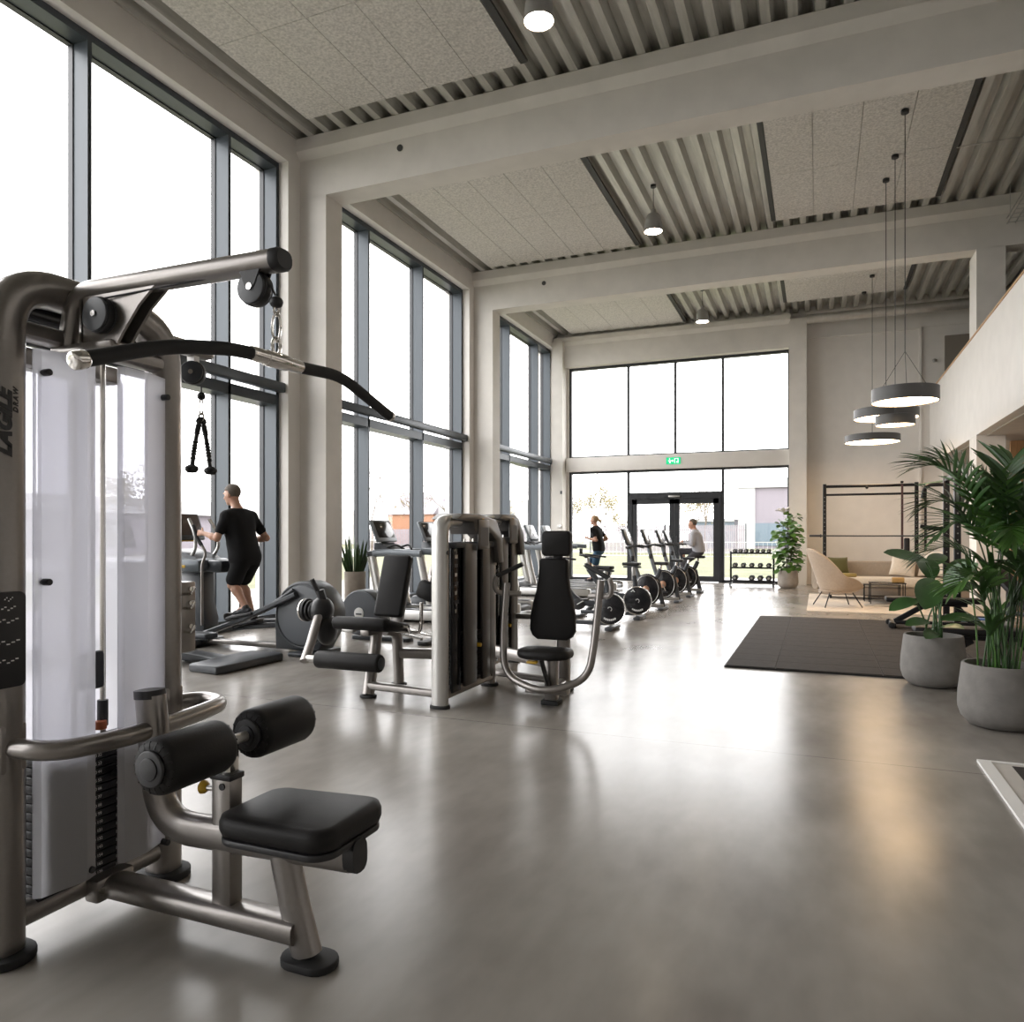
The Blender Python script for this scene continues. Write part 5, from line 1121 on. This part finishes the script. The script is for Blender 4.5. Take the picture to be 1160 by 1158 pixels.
def blade(m, base, d, nrm, L, w, droop=.25, n=5, fold=.25, tip=.0, pw=.6, rnd=False):
    """a leaf blade : base point, direction, face normal"""
    d = d.normalized(); s = d.cross(nrm).normalized(); nrm = s.cross(d).normalized(); vs = []; fs = []
    p = base.copy(); dd = d.copy()
    for k in range(n+1):
        t = k/n
        ww = (w*math.sin(PI*min(1, t*.93+.05))**pw if rnd else w*(math.sin(PI*(.12+.88*t))**pw))*.5
        if k == n: ww = w*.02
        nn_ = s.cross(dd).normalized()
        vs += [p-s*ww+nn_*ww*fold, p, p+s*ww+nn_*ww*fold]
        p = p+dd*(L/n); dd = (dd-UP*droop*(1.6/n)).normalized()
    for k in range(n):
        a = 3*k; fs += [(a, a+1, a+4, a+3), (a+1, a+2, a+5, a+4)]
    m.add(vs, fs)
def pot(t, R0, H, mt, neck=.90, rim=.02):
    pr = [(R0*.62, 0), (R0*.75, .012), (R0*.92, H*.14), (R0*.99, H*.27), (R0, H*.36), (R0*.985, H*.55), (R0*neck, H*.97), (R0*neck-.004, H), (R0*neck-rim, H), (R0*neck-rim-.004, H*.90), (R0*.55, H*.86)]
    m = MB(); m.lathe(pr, 56); m.build('pot', mt, t, ang=50)
    m = MB(); m.lathe([(0, H*.89), (R0*neck-rim-.002, H*.89), (R0*neck-rim-.002, H*.87), (0, H*.87)], 32, cap=False)
    rg = random.Random(3)
    for k in range(40): a = rg.uniform(0, 6.28); q = rg.uniform(0, R0*.7); m.ball((q*math.cos(a), q*math.sin(a), H*.89), rg.uniform(.008, .02), 6, 4)
    m.build('soil', M_soil, t)
def frond(t, base, tip, apex, rng, mt, Lmax=.34, wl=.034, n=20, start=.42, stem_r=.007, droop=.35, fan=False):
    pts = bez(base, apex, tip, 26); m = MB(); N = len(pts)
    m.tube(pts, stem_r, 6, taper=lambda u: 1-.75*u)
    fr = frames(pts, UP)
    for k in range(n):
        u = start+(1-start)*(k+.5)/n; i = min(N-2, int(u*(N-1))); q = pts[i].lerp(pts[i+1], u*(N-1)-i); T = (pts[i+1]-pts[i]).normalized()
        s = T.cross(UP).normalized() if abs(T.z) < .97 else RT; nr = s.cross(T).normalized()
        v = (u-start)/(1-start); L = Lmax*(math.sin(PI*(.16+.74*v)))**.7*rng.uniform(.88, 1.08)
        for sg in (-1, 1):
            ang = R(62-38*v+rng.uniform(-5, 5)); d = T*math.cos(ang)+s*sg*math.sin(ang)+nr*.18
            blade(m, q, d, nr, L, wl*rng.uniform(.85, 1.1), droop*rng.uniform(.7, 1.3), 5, .3)
    blade(m, pts[-1], (pts[-1]-pts[-2]), UP, Lmax*.5, wl, droop, 4, .3)
    return m.build('frond', mt, t, ang=60)
rng = random.Random(21)
t = thing('potted_palm', 'tall bushy palm in a round grey concrete pot at the right edge', 'potted plant', (1.235, 6.42, 0))
pot(t, .275, .455, M_pot)
spec = [(-.56, .05, 1.90, -.10, 2.02, .36), (-.36, .25, 1.98, -.02, 2.0, .30), (.16, .10, 1.95, .03, 1.9, .34), (.50, .05, 1.85, .20, 1.9, .36), (-.50, -.12, 1.42, -.05, 1.72, .36), (-.44, .25, 1.22, -.10, 1.55, .32),
        (.22, -.35, 1.55, .08, 1.85, .34), (-.16, -.38, 1.38, -.02, 1.70, .32), (.52, -.1, 1.45, .2, 1.75, .36), (.30, .40, 1.70, .1, 1.9, .34), (-.30, .45, 1.62, -.05, 1.85, .34), (-.38, -.1, 1.02, -.08, 1.30, .28),
        (.38, -.25, 1.12, .12, 1.42, .30), (.05, -.42, 1.15, .0, 1.45, .30), (.50, .30, 1.2, .2, 1.5, .32), (-.10, .1, 1.80, -.03, 1.6, .30), (.14, .15, 1.75, .08, 1.6, .30), (.28, -.18, 1.86, .1, 1.85, .34)]
for k, (r, f, z, ar, az, L) in enumerate(spec):
    a = rng.uniform(0, 6.28); q = rng.uniform(.02, .12)
    frond(t, V((q*math.cos(a), q*math.sin(a), .40)), W(r, f, z), W(ar, f*.3, az+.05), rng, M_palm2 if k % 4 == 3 else M_palm, L*1.1, .029, 16, .46, .0075, .30)
for k in range(14):                      # low fans of young shoots
    a = rng.uniform(0, 6.28); q = rng.uniform(.03, .14); b0 = V((q*math.cos(a), q*math.sin(a), .40)); h = rng.uniform(.25, .75); top = b0+V((math.cos(a)*.05, math.sin(a)*.05, h))
    m = MB(); m.tube([b0, (b0+top)/2+V((.01, 0, 0)), top], .007, 6, taper=[1, .9, .7])
    for j in range(6):
        aa = a+R(-75+30*j)+rng.uniform(-.2, .2); blade(m, top-UP*.02*j*.2, V((math.cos(aa)*.75, math.sin(aa)*.75, rng.uniform(.5, 1.1))), V((-math.cos(aa)*.6, -math.sin(aa)*.6, 1)), rng.uniform(.22, .36), .034, .55, 6, .3)
    m.build('shoot', M_palm2 if k % 2 else M_palm, t, ang=60)
# ---- broad-leaved plant
t = thing('potted_banana_plant', 'broad-leaved green plant in a round grey concrete pot, left of the palm', 'potted plant', (.99, 7.92, 0))
pot(t, .275, .47, M_pot)
ban = [(-.06, .03, 1.16, (-1, .1, .22), .40, .19, .05), (.00, .05, 1.12, (.6, .4, .35), .30, .15, .3), (-.06, -.1, .98, (-.35, -.4, -.25), .42, .24, .6), (.10, -.06, .92, (.25, -.3, .55), .36, .22, .7), (-.14, .05, .78, (-.9, -.1, -.1), .30, .15, .5),
       (.10, .02, .86, (.8, -.1, .4), .36, .16, .6), (-.10, -.08, .60, (-.9, -.2, .1), .26, .12, .5), (.07, -.05, .62, (.85, -.25, .2), .32, .13, .45), (-.03, -.1, .50, (-.6, -.5, .1), .26, .13, .6), (.03, .1, 1.0, (.2, .6, .6), .36, .2, .6), (.16, .05, 1.0, (.7, .2, .7), .34, .15, .6), (.0, -.12, .55, (.3, -.8, .3), .26, .12, .6)]
for k, (r, f, z, d, L, w_, dr) in enumerate(ban):
    a = 2*PI*k/len(ban); b0 = V((.07*math.cos(a), .07*math.sin(a), .41)); tp = W(r, f, z); m = MB()
    m.tube(bez(b0, V((b0.x*1.1, b0.y*1.1, z*.75)), tp, 8), .010, 7, taper=lambda u: 1-.45*u)
    dv = RT*d[0]+FW*d[1]+UP*d[2]; nr = UP-dv.normalized()*dv.normalized().z
    if nr.length < .2: nr = -FW
    blade(m, tp-dv.normalized()*.02, dv, (nr*.8-FW*.5), L, w_, dr*.6, 9, .18, pw=.62, rnd=True)
    m.build('leaf_stalk', M_ban, t, ang=60)
# ---- fig by the pillar
t = thing('potted_fig', 'small leafy fig tree in a pale pot beside the white pillar', 'potted plant', (-.74, 20.92, 0))
pot(t, .26, .46, M_potb, neck=.93)
rng = random.Random(5); m = MB(); tips = []
for k in range(3):
    a = k*2.1; p0 = V((.04*math.cos(a), .04*math.sin(a), .4)); p1 = V((.10*math.cos(a), .10*math.sin(a), 1.1)); p2 = V((.16*math.cos(a+.5), .16*math.sin(a+.5), 1.85-.12*k)); pts = bez(p0, p1, p2, 10); m.tube(pts, .016, 7, taper=lambda u: 1-.6*u); tips += pts[1:]
m.build('trunk', M_bark, t)
m = MB()
for k in range(260):
    q = rng.choice(tips); a = rng.uniform(0, 6.28); el = rng.uniform(-.5, .9); ln = rng.uniform(.05, .27)*(1.1-.3*(q.z > 1.7)); d = V((math.cos(a)*math.cos(el), math.sin(a)*math.cos(el), math.sin(el)*.7)); p = q+d*ln
    m.tube([q, p], .003, 4, caps=False); blade(m, p, d+V((0, 0, -.2)), UP+V((rng.uniform(-.5, .5), rng.uniform(-.9, .1), 0)), rng.uniform(.13, .19), rng.uniform(.12, .16), .4, 5, .15, pw=.5, rnd=True)
m.build('foliage', M_fig, t, ang=60)
m = MB(); q = V((-.06, -.05, 1.75)); m.tube([V((-.02, 0, 1.5)), q, V((-.10, -.05, 1.98))], .006, 6)
for k in range(9):
    a = 2*PI*k/9; blade(m, V((-.10, -.05, 1.96+.02*(k % 3))), V((math.cos(a)*.9-.2, math.sin(a)*.5, .45+.25*math.sin(k*2.3))), UP, .24, .085, .1, 5, .4, rnd=True)
m.build('white_blossom', M_blos, t, ang=60, label='white long-petalled blossom above the leaves')
# ---- snake plant
t = thing('potted_snake_plant', 'upright snake plant in a tall beige pot by the window column', 'potted plant', (-7.33, 10.78, 0))
m = MB(); m.lathe([(.165, 0), (.17, .01), (.182, .765), (.180, .775), (.160, .775), (.158, .72), (.1, .70)], 40); m.build('pot', M_potb, t, ang=50)
m = MB(); m.lathe([(0, .735), (.158, .735), (.158, .70), (0, .70)], 24, cap=False); m.build('soil', M_soil, t)
rng = random.Random(9)
for k in range(34):
    a = 2*PI*k*.381966*1.0+rng.uniform(-.2, .2); q = .03+.10*(k/34)**.6; b0 = V((q*math.cos(a), q*math.sin(a), .73)); ln = .08+.28*(k/34)
    d = V((math.cos(a)*ln, math.sin(a)*ln, 1)); m = MB(); blade(m, b0, d, V((-math.sin(a+.4), math.cos(a+.4), .1)), rng.uniform(.42, .70)*(1.05-.25*k/34), .046, -.05, 7, .35, pw=.45); m.build('leaf', M_snake, t, ang=60)
# ================================================================== PEOPLE  (smooth distance fields meshed with surface nets)
def sdf_mesh(name, prims, h, mt, parent, cut=None, loc=None):
    P = []
    lo = np.full(3, 1e9); hi = np.full(3, -1e9)
    for p in prims:
        pts = np.array([p[1], p[2]] if p[0] == 'c' else [p[1], p[1]], float); r = max(p[3], p[4]) if p[0] == 'c' else max(p[2])
        lo = np.minimum(lo, pts.min(0)-r); hi = np.maximum(hi, pts.max(0)+r)
    lo -= .05; hi += .05; n = np.ceil((hi-lo)/h).astype(int)+1
    D = np.full(n, .3, np.float32); ax = [lo[i]+h*np.arange(n[i]) for i in range(3)]
    for p in prims:
        k = p[-1]; m_ = .05+k
        pts = np.array([p[1], p[2]] if p[0] == 'c' else [p[1], p[1]], float); r = max(p[3], p[4]) if p[0] == 'c' else max(p[2])
        a = np.clip(np.floor((pts.min(0)-r-m_-lo)/h).astype(int), 0, n-1); b = np.clip(np.ceil((pts.max(0)+r+m_-lo)/h).astype(int)+1, 1, n)
        X, Y, Z = np.meshgrid(ax[0][a[0]:b[0]], ax[1][a[1]:b[1]], ax[2][a[2]:b[2]], indexing='ij')
        if p[0] == 'c':
            A = np.array(p[1], float); Bv = np.array(p[2], float)-A; L2 = max(1e-9, Bv @ Bv)
            t_ = np.clip(((X-A[0])*Bv[0]+(Y-A[1])*Bv[1]+(Z-A[2])*Bv[2])/L2, 0, 1)
            d = np.sqrt((X-A[0]-t_*Bv[0])**2+(Y-A[1]-t_*Bv[1])**2+(Z-A[2]-t_*Bv[2])**2)-(p[3]+(p[4]-p[3])*t_)
        else:
            c, rr, M = np.array(p[1]), p[2], p[3]
            q = [X-c[0], Y-c[1], Z-c[2]]
            if M is not None: q = [sum(M[j][i]*q[j] for j in range(3)) for i in range(3)]
            k0 = np.sqrt(sum((q[i]/rr[i])**2 for i in range(3))); k1 = np.sqrt(sum((q[i]/rr[i]**2)**2 for i in range(3)))+1e-9
            d = k0*(k0-1)/k1
        s = D[a[0]:b[0], a[1]:b[1], a[2]:b[2]]; hh = np.clip(k-np.abs(s-d), 0, None)/max(k, 1e-6)
        D[a[0]:b[0], a[1]:b[1], a[2]:b[2]] = np.minimum(s, d)-hh*hh*k*.25
    if cut is not None:
        X, Y, Z = np.meshgrid(*ax, indexing='ij'); D = np.maximum(D, cut(X, Y, Z))
    ins = D < 0; c8 = [ins[i:n[0]-1+i, j:n[1]-1+j, k:n[2]-1+k] for i in (0, 1) for j in (0, 1) for k in (0, 1)]
    sm = sum(c.astype(np.int8) for c in c8); act = (sm > 0) & (sm < 8); idx = np.argwhere(act); num = -np.ones(act.shape, int); num[act] = np.arange(len(idx))
    acc = np.zeros((len(idx), 3)); cnt = np.zeros(len(idx))
    offs = [(i, j, k) for i in (0, 1) for j in (0, 1) for k in (0, 1)]
    for u in range(8):
        for v in range(u+1, 8):
            du = np.array(offs[v])-np.array(offs[u])
            if np.abs(du).sum() != 1: continue
            iu = idx+offs[u]; iv = idx+offs[v]; a = D[iu[:, 0], iu[:, 1], iu[:, 2]]; b = D[iv[:, 0], iv[:, 1], iv[:, 2]]; x = (a < 0) != (b < 0)
            t_ = np.where(x, a/(a-b+1e-12), 0); acc += np.where(x[:, None], np.array(offs[u])+t_[:, None]*du, 0); cnt += x
    V_ = lo+h*(idx+acc/cnt[:, None]); F = []
    for axn in range(3):
        o1, o2 = [(1, 2), (2, 0), (0, 1)][axn]; sl = [slice(1, -1)]*3; sl[axn] = slice(0, -1); s2 = list(sl); s2[axn] = slice(1, None)
        a = ins[tuple(sl)]; b = ins[tuple(s2)]; x = np.argwhere(a != b); 
        if not len(x): continue
        fl = a[x[:, 0], x[:, 1], x[:, 2]]; base = x.copy(); 
        for d_ in range(3):
            if d_ != axn: base[:, d_] += 1
        def g(p, q): z = base.copy(); z[:, o1] -= p; z[:, o2] -= q; return num[z[:, 0], z[:, 1], z[:, 2]]
        Q = np.stack([g(1, 1), g(0, 1), g(0, 0), g(1, 0)], 1); Q[~fl] = Q[~fl][:, ::-1]; F.append(Q)
    F = np.concatenate(F); me = bpy.data.meshes.new(name); me.from_pydata(V_.tolist(), [], F.tolist()); me.materials.append(mt)
    me.polygons.foreach_set('use_smooth', [True]*len(me.polygons)); o = bpy.data.objects.new(name, me); C.objects.link(o)
    if parent is not None: o.parent = parent; o.location = tuple(-c for c in parent.location)
    return o
M_skin = mat('skin', (.52, .29, .20), .5, var=.05, vscale=20, subs=.1); M_hairb = mat('greying_hair', (.11, .085, .065), .7, var=.25, vscale=60, bump=.5, bscale=200)
M_hairl = mat('blond_hair', (.38, .25, .13), .65, var=.25, vscale=60, bump=.5, bscale=200)
M_blackc = mat('black_jersey', (.012, .012, .013), .85, bump=.2, bscale=60, spec=.2); M_greyc = mat('light_grey_sweatshirt', (.42, .42, .45), .9, bump=.2, bscale=60)
M_dgc = mat('dark_grey_trousers', (.06, .058, .065), .9); M_blue = mat('blue_shorts', (.03, .08, .14), .85); M_shoe = mat('dark_trainers', (.02, .02, .025), .6); M_sole = mat('white_sole', (.6, .6, .6), .6)
M_eye = mat('dark_eye', (.02, .015, .012), .2)
def cap(a, b, r0, r1=None, k=.03): return ('c', tuple(a), tuple(b), r0, r1 if r1 is not None else r0, k)
def ell(c, r, M=None, k=.03): return ('e', tuple(c), tuple(r), M, k)
def hand(prims, wrist, dirv, palm_n, thumb_side, s=1., curl=1.3):
    """palm, four unequal curled fingers and a thumb leaving the side of the palm"""
    d = V(dirv).normalized(); nr = V(palm_n); nr = (nr-d*nr.dot(d)).normalized(); sd = V(thumb_side); sd = (sd-d*sd.dot(d)-nr*sd.dot(nr)).normalized(); w = V(wrist)
    prims.append(cap(w, w+d*.03*s, .023*s, .024*s, .015))
    for j in range(4): b0 = w+d*.02*s+sd*(.028-.019*j)*s*.6; prims.append(cap(b0, w+d*.085*s+sd*(.028-.019*j)*s, .013*s, .012*s, .012))
    for j, L in enumerate((.072, .080, .075, .058)):
        p = w+d*.085*s+sd*(.028-.019*j)*s; a = .35
        for seg, fr in enumerate((.45, .32, .23)):
            a2 = a+curl*(.42+.42*seg); q = p+(d*math.cos(a2)+nr*math.sin(a2))*L*fr*s; prims.append(cap(p, q, .0092*s-.0006*seg, .0088*s-.0006*seg, .005)); p = q
    p = w+d*.02*s+sd*.028*s; q = p+(d*.6+sd*.7+nr*.45)*.045*s; prims.append(cap(p, q, .013*s, .0105*s, .008)); q2 = q+(d*.7+nr*.75-sd*.1)*.034*s; prims.append(cap(q, q2, .0105*s, .009*s, .006))
def person(loc, label, J, build, dress):
    """J: joint table; body is one continuous mesh, clothing / hair / shoes are children"""
    t = thing('person', label, 'person', loc)
    f = V(J['face']).normalized(); up = V(J.get('hup', (0, 0, 1))); lf = up.cross(f).normalized(); up = f.cross(lf).normalized(); H = V(J['head']); s = build
    Rm = [[f.x, lf.x, up.x], [f.y, lf.y, up.y], [f.z, lf.z, up.z]]
    hp = lambda a, b_, c: H+f*a*s+lf*b_*s+up*c*s
    P = [ell(hp(-.012, 0, .025), (.098*s, .076*s, .098*s), Rm, .02), ell(hp(.025, 0, -.045), (.068*s, .058*s, .075*s), Rm, .03), cap(hp(.062, 0, -.092), hp(.07, 0, -.095), .026*s, .02*s, .03),
         cap(hp(.088, 0, .018), hp(.108, 0, -.022), .010*s, .016*s, .012), cap(hp(.083, .035, .036), hp(.083, -.035, .036), .011*s, .011*s, .012), cap(hp(.080, .022, -.056), hp(.080, -.022, -.056), .012*s, .012*s, .01)]
    for q in (1, -1): P += [ell(hp(-.008, q*.078, -.005), (.022*s, .010*s, .034*s), Rm, .008), ell(hp(.055, q*.040, -.012), (.02*s, .022*s, .022*s), Rm, .015)]
    nk = V(J['neck']); P.append(cap(hp(-.02, 0, -.06), nk, .054*s, .060*s, .03))
    ch, pv = V(J['chest']), V(J['pelvis']); side = V(J['side']).normalized()
    sL, sR = V(J['sL']), V(J['sR'])
    T_ = [cap(nk+(sL-nk)*.15-V((0, 0, .015)), sL, .056*s, .056*s, .05), cap(nk+(sR-nk)*.15-V((0, 0, .015)), sR, .056*s, .056*s, .05), cap(nk-V((0, 0, .06)), nk-V((0, 0, .02)), .07*s, .060*s, .05), cap(ch+side*.075*s, ch-side*.075*s, .108*s, .108*s, .08), cap(ch+V((0, 0, .1))+side*.09*s, ch+V((0, 0, .1))-side*.09*s, .092*s, .092*s, .07),
          cap(ch+side*.05, pv+V((0, 0, .10))+side*.05, .104*s, .104*s, .07), cap(ch-side*.05, pv+V((0, 0, .10))-side*.05, .104*s, .104*s, .07), cap(pv+side*.075*s, pv-side*.075*s, .108*s, .108*s, .07)]
    P += T_; arms = {}
    for q in 'LR':
        S, E, Wr = V(J['s'+q]), V(J['e'+q]), V(J['w'+q]); arms[q] = (S, E, Wr)
        P += [cap(S, E, .050*s, .039*s, .03), cap(E, E+(Wr-E)*.35, .041*s, .040*s, .02), cap(E+(Wr-E)*.3, Wr, .040*s, .025*s, .02)]
        hand(P, Wr, J['hd'+q], J['hn'+q], J['ht'+q], s)
    legs = {}
    for q in 'LR':
        h_, K, A = V(J['h'+q]), V(J['k'+q]), V(J['a'+q]); legs[q] = (h_, K, A); ft = V(J['f'+q]).normalized()
        cb = (A-K).normalized(); bk_ = -(ft-cb*ft.dot(cb)).normalized()
        P += [cap(h_, K, .086*s, .055*s, .04), cap(K, K+(A-K)*.3+bk_*.012, .053*s, .055*s, .03), cap(K+(A-K)*.28+bk_*.014, A, .054*s, .036*s, .03), cap(A, A-V((0, 0, .03))+ft*.10, .036*s, .032*s, .02)]
    sdf_mesh('body', P, .0075, M_skin, t)
    # hair
    pr_ = [ell(hp(-.018, 0, .036), (.108*s, .086*s, .102*s), Rm, .02)]
    if J.get('tail'): pr_ += [cap(hp(-.11, 0, .03), hp(-.17, 0, -.03), .028, .03, .03), cap(hp(-.17, 0, -.03), hp(-.18, 0, -.13), .028, .012, .03)]
    fz = np.array(f); uz = np.array(up); Hn = np.array(H)
    def hc(X, Y, Z):
        a = (X-Hn[0])*fz[0]+(Y-Hn[1])*fz[1]+(Z-Hn[2])*fz[2]; c = (X-Hn[0])*uz[0]+(Y-Hn[1])*uz[1]+(Z-Hn[2])*uz[2]
        return np.minimum(np.maximum(a+.01, -.055-c), np.maximum(a-.10, .055+.25*a-c)) if not J.get('tail') else np.minimum(np.maximum(a+.0, -.14-c), np.maximum(a-.10, .06+.2*a-c))
    sdf_mesh('hair', pr_, .007, J['hairm'], t, hc)
    for q in (1, -1): m = MB(); m.ball(hp(.072, q*.030, .012), .010*s, 10, 8); B(m, 'eye', M_eye, t)
    # clothes
    top, sleeve, hem, bot, leg_len, tm, bm_ = dress
    g = .018; Q = [(p[:3]+(p[3]+g, p[4]+g, p[5])) for p in T_]
    for q in 'LR':
        S, E, Wr = arms[q]
        if sleeve <= 1: Q.append(cap(S, S+(E-S)*sleeve, .064*s, .060*s, .03))
        else: Q += [cap(S, E, .066*s, .055*s, .03), cap(E, E+(Wr-E)*.93, .055*s, .036*s, .03)]
    Q.append(cap(pv+V((0, 0, .03))+side*.08*s, pv+V((0, 0, .03))-side*.08*s, .126*s, .126*s, .06)); mid = (ch+pv)/2; Q.append(cap(mid+side*.072*s, mid-side*.072*s, .122*s, .122*s, .08)); nz = nk.z+.012
    sdf_mesh(top, Q, .009, tm, t, lambda X, Y, Z: np.maximum(hem-Z, Z-nz-.02))
    Q = [cap(pv+side*.08*s, pv-side*.08*s, .122*s, .122*s, .06), cap(pv+V((0, 0, .10))+side*.05, pv+V((0, 0, .10))-side*.05, .105*s, .105*s, .06)]
    for q in 'LR':
        h_, K, A = legs[q]
        if leg_len <= 1: e = h_+(K-h_)*leg_len; Q.append(cap(h_, e, .106*s, .100*s, .04))
        else: Q += [cap(h_, K, .102*s, .072*s, .04), cap(K, K+(A-K)*.93, .070*s, .050*s, .03)]
    sdf_mesh(bot, Q, .009, bm_, t)
    for q in 'LR':
        h_, K, A = legs[q]; ft = V(J['f'+q]).normalized(); dn = V(J.get('d'+q, (0, 0, -1))).normalized(); lt = ft.cross(dn).normalized()
        b0 = A+dn*.045-ft*.045; tip = A+dn*.055+ft*.165
        so = sdf_mesh('shoe', [cap(b0, A+dn*.04+ft*.06, .040*s, .042*s, .03), cap(A+dn*.045+ft*.05, tip, .042*s, .034*s, .03), cap(A+dn*.0, A+dn*.04, .044*s, .044*s, .02)], .008, M_shoe, t)
        m = MB(); m.tube([b0+dn*.036-ft*.03, b0+dn*.036+ft*.08, tip+dn*.026+ft*.03], (.042*s, .012), 12, up=tuple(dn), p=3); m.build('sole', M_sole, so)
    return t
# --- man on the elliptical, facing the window (-X), his left side nearer
X0, Y0 = -6.50, 7.25
person((X0, Y0, .46), 'man in black T-shirt and black shorts standing on the elliptical trainer, seen from behind', dict(
    face=(-.98, -.12, -.22), head=(-6.73, 7.24, 1.895), neck=(-6.65, 7.25, 1.695), chest=(-6.62, 7.25, 1.46), pelvis=(-6.54, 7.26, 1.10), side=(.06, 1, 0),
    sL=(-6.65, 7.06, 1.625), eL=(-6.70, 6.96, 1.36), wL=(-6.92, 6.97, 1.42), hdL=(-1, .02, .05), hnL=(0, 1, -.1), htL=(0, .1, 1),
    sR=(-6.61, 7.45, 1.625), eR=(-6.47, 7.56, 1.36), wR=(-6.71, 7.54, 1.33), hdR=(-1, -.05, 0), hnR=(0, -1, -.1), htR=(0, -.1, 1),
    hL=(-6.53, 7.17, 1.05), kL=(-6.60, 7.11, .79), aL=(-6.36, 7.07, .525), fL=(-1, 0, -.12), dL=(.12, 0, -1),
    hR=(-6.53, 7.35, 1.05), kR=(-6.72, 7.40, .80), aR=(-6.60, 7.45, .405), fR=(-1, 0, .1), hairm=M_hairb), 1.0, ('t_shirt', .64, 1.03, 'shorts', .74, M_blackc, M_blackc))
# --- runner
person((-5.25, 18.6, .165), 'blond person in black T-shirt and blue shorts running on a treadmill', dict(
    face=(-1, -.05, -.05), head=(-5.35, 18.6, 1.775), neck=(-5.31, 18.6, 1.60), chest=(-5.28, 18.6, 1.36), pelvis=(-5.22, 18.6, 1.02), side=(.1, 1, 0), tail=1,
    sL=(-5.34, 18.43, 1.53), eL=(-5.23, 18.36, 1.26), wL=(-5.45, 18.40, 1.31), hdL=(-1, .1, .3), hnL=(0, 1, 0), htL=(0, 0, 1),
    sR=(-5.27, 18.77, 1.53), eR=(-5.08, 18.85, 1.30), wR=(-5.30, 18.80, 1.20), hdR=(-1, -.1, .2), hnR=(0, -1, 0), htR=(0, 0, 1),
    hL=(-5.22, 18.51, .98), kL=(-5.30, 18.50, .58), aL=(-4.94, 18.50, .50), fL=(-.3, 0, -1), dL=(1, 0, -.25),
    hR=(-5.22, 18.69, .98), kR=(-5.50, 18.70, .66), aR=(-5.44, 18.70, .262), fR=(-1, 0, .05), hairm=M_hairl), .94, ('t_shirt', .55, .98, 'shorts', .72, M_blackc, M_blue))
# --- cyclist
person((-2.68, 18.4, .9), 'seated man in light grey top and dark trousers riding an exercise bike near the door', dict(
    face=(-1, -.08, -.1), head=(-2.83, 18.4, 1.665), neck=(-2.77, 18.4, 1.50), chest=(-2.72, 18.4, 1.28), pelvis=(-2.67, 18.4, 1.0), side=(0, 1, 0),
    sL=(-2.78, 18.23, 1.42), eL=(-2.80, 18.15, 1.17), wL=(-3.0, 18.22, 1.24), hdL=(-1, .1, -.05), hnL=(0, .3, -1), htL=(0, 1, .2),
    sR=(-2.78, 18.57, 1.42), eR=(-2.80, 18.65, 1.17), wR=(-3.0, 18.58, 1.24), hdR=(-1, -.1, -.05), hnR=(0, -.3, -1), htR=(0, -1, .2),
    hL=(-2.69, 18.31, .98), kL=(-3.03, 18.26, .70), aL=(-2.89, 18.22, .34), fL=(-1, 0, -.15), dL=(-.1, 0, -1),
    hR=(-2.69, 18.49, .98), kR=(-3.11, 18.55, 1.00), aR=(-3.06, 18.58, .635), fR=(-1, 0, -.1), dR=(-.1, 0, -1), hairm=M_hairb), .95, ('sweatshirt', 2, .98, 'trousers', 2, M_greyc, M_dgc))
# ---------------- small fittings
m = MB(); m.rbox((0, 0, 0), (.06, .05, .10), .012); tag(m.build('wall_sensor', M_dgrey, loc=(-7.39, 22.02, 2.72)), 'small dark sensor on the corner pilaster left of the far glazing', 'sensor')
m = MB(); m.rbox((0, 0, 0), (.16, .06, .10), .02); m.rcyl((.02, -.03, 0), (.10, -.12, -.02), .035, .01, 14); tag(m.build('wall_camera', M_whitep, loc=(-7.45, 22.02, 1.66)), 'small white camera low on the corner pilaster behind the treadmills', 'camera')
t = thing('cable_tray', 'galvanised wire cable tray hung below the roof deck at the gallery side', 'cable tray', (3.4, 14.0, 7.1), kind=None)
m = MB()
for x in (-.2, -.07, .07, .2): m.box(x-.006, x+.006, -3.6, 2.1, 0, .012)
for k in range(29): m.box(-.2, .2, -3.6+.2*k, -3.588+.2*k, -.01, .002)
for s_ in (-1, 1): m.box(s_*.2-.006, s_*.2+.006, -3.6, 2.1, .10, .112)
m.build('tray_mesh', M_galv, t, smooth=False)
for y in (-2.5, 0, 1.8): m = MB(); m.cyl((-.21, y, 0), (-.21, y, .60), .008, n=8); m.build('hanger_rod', M_galv, t); m = MB(); m.cyl((.21, y, 0), (.21, y, .60), .008, n=8); m.build('hanger_rod', M_galv, t)
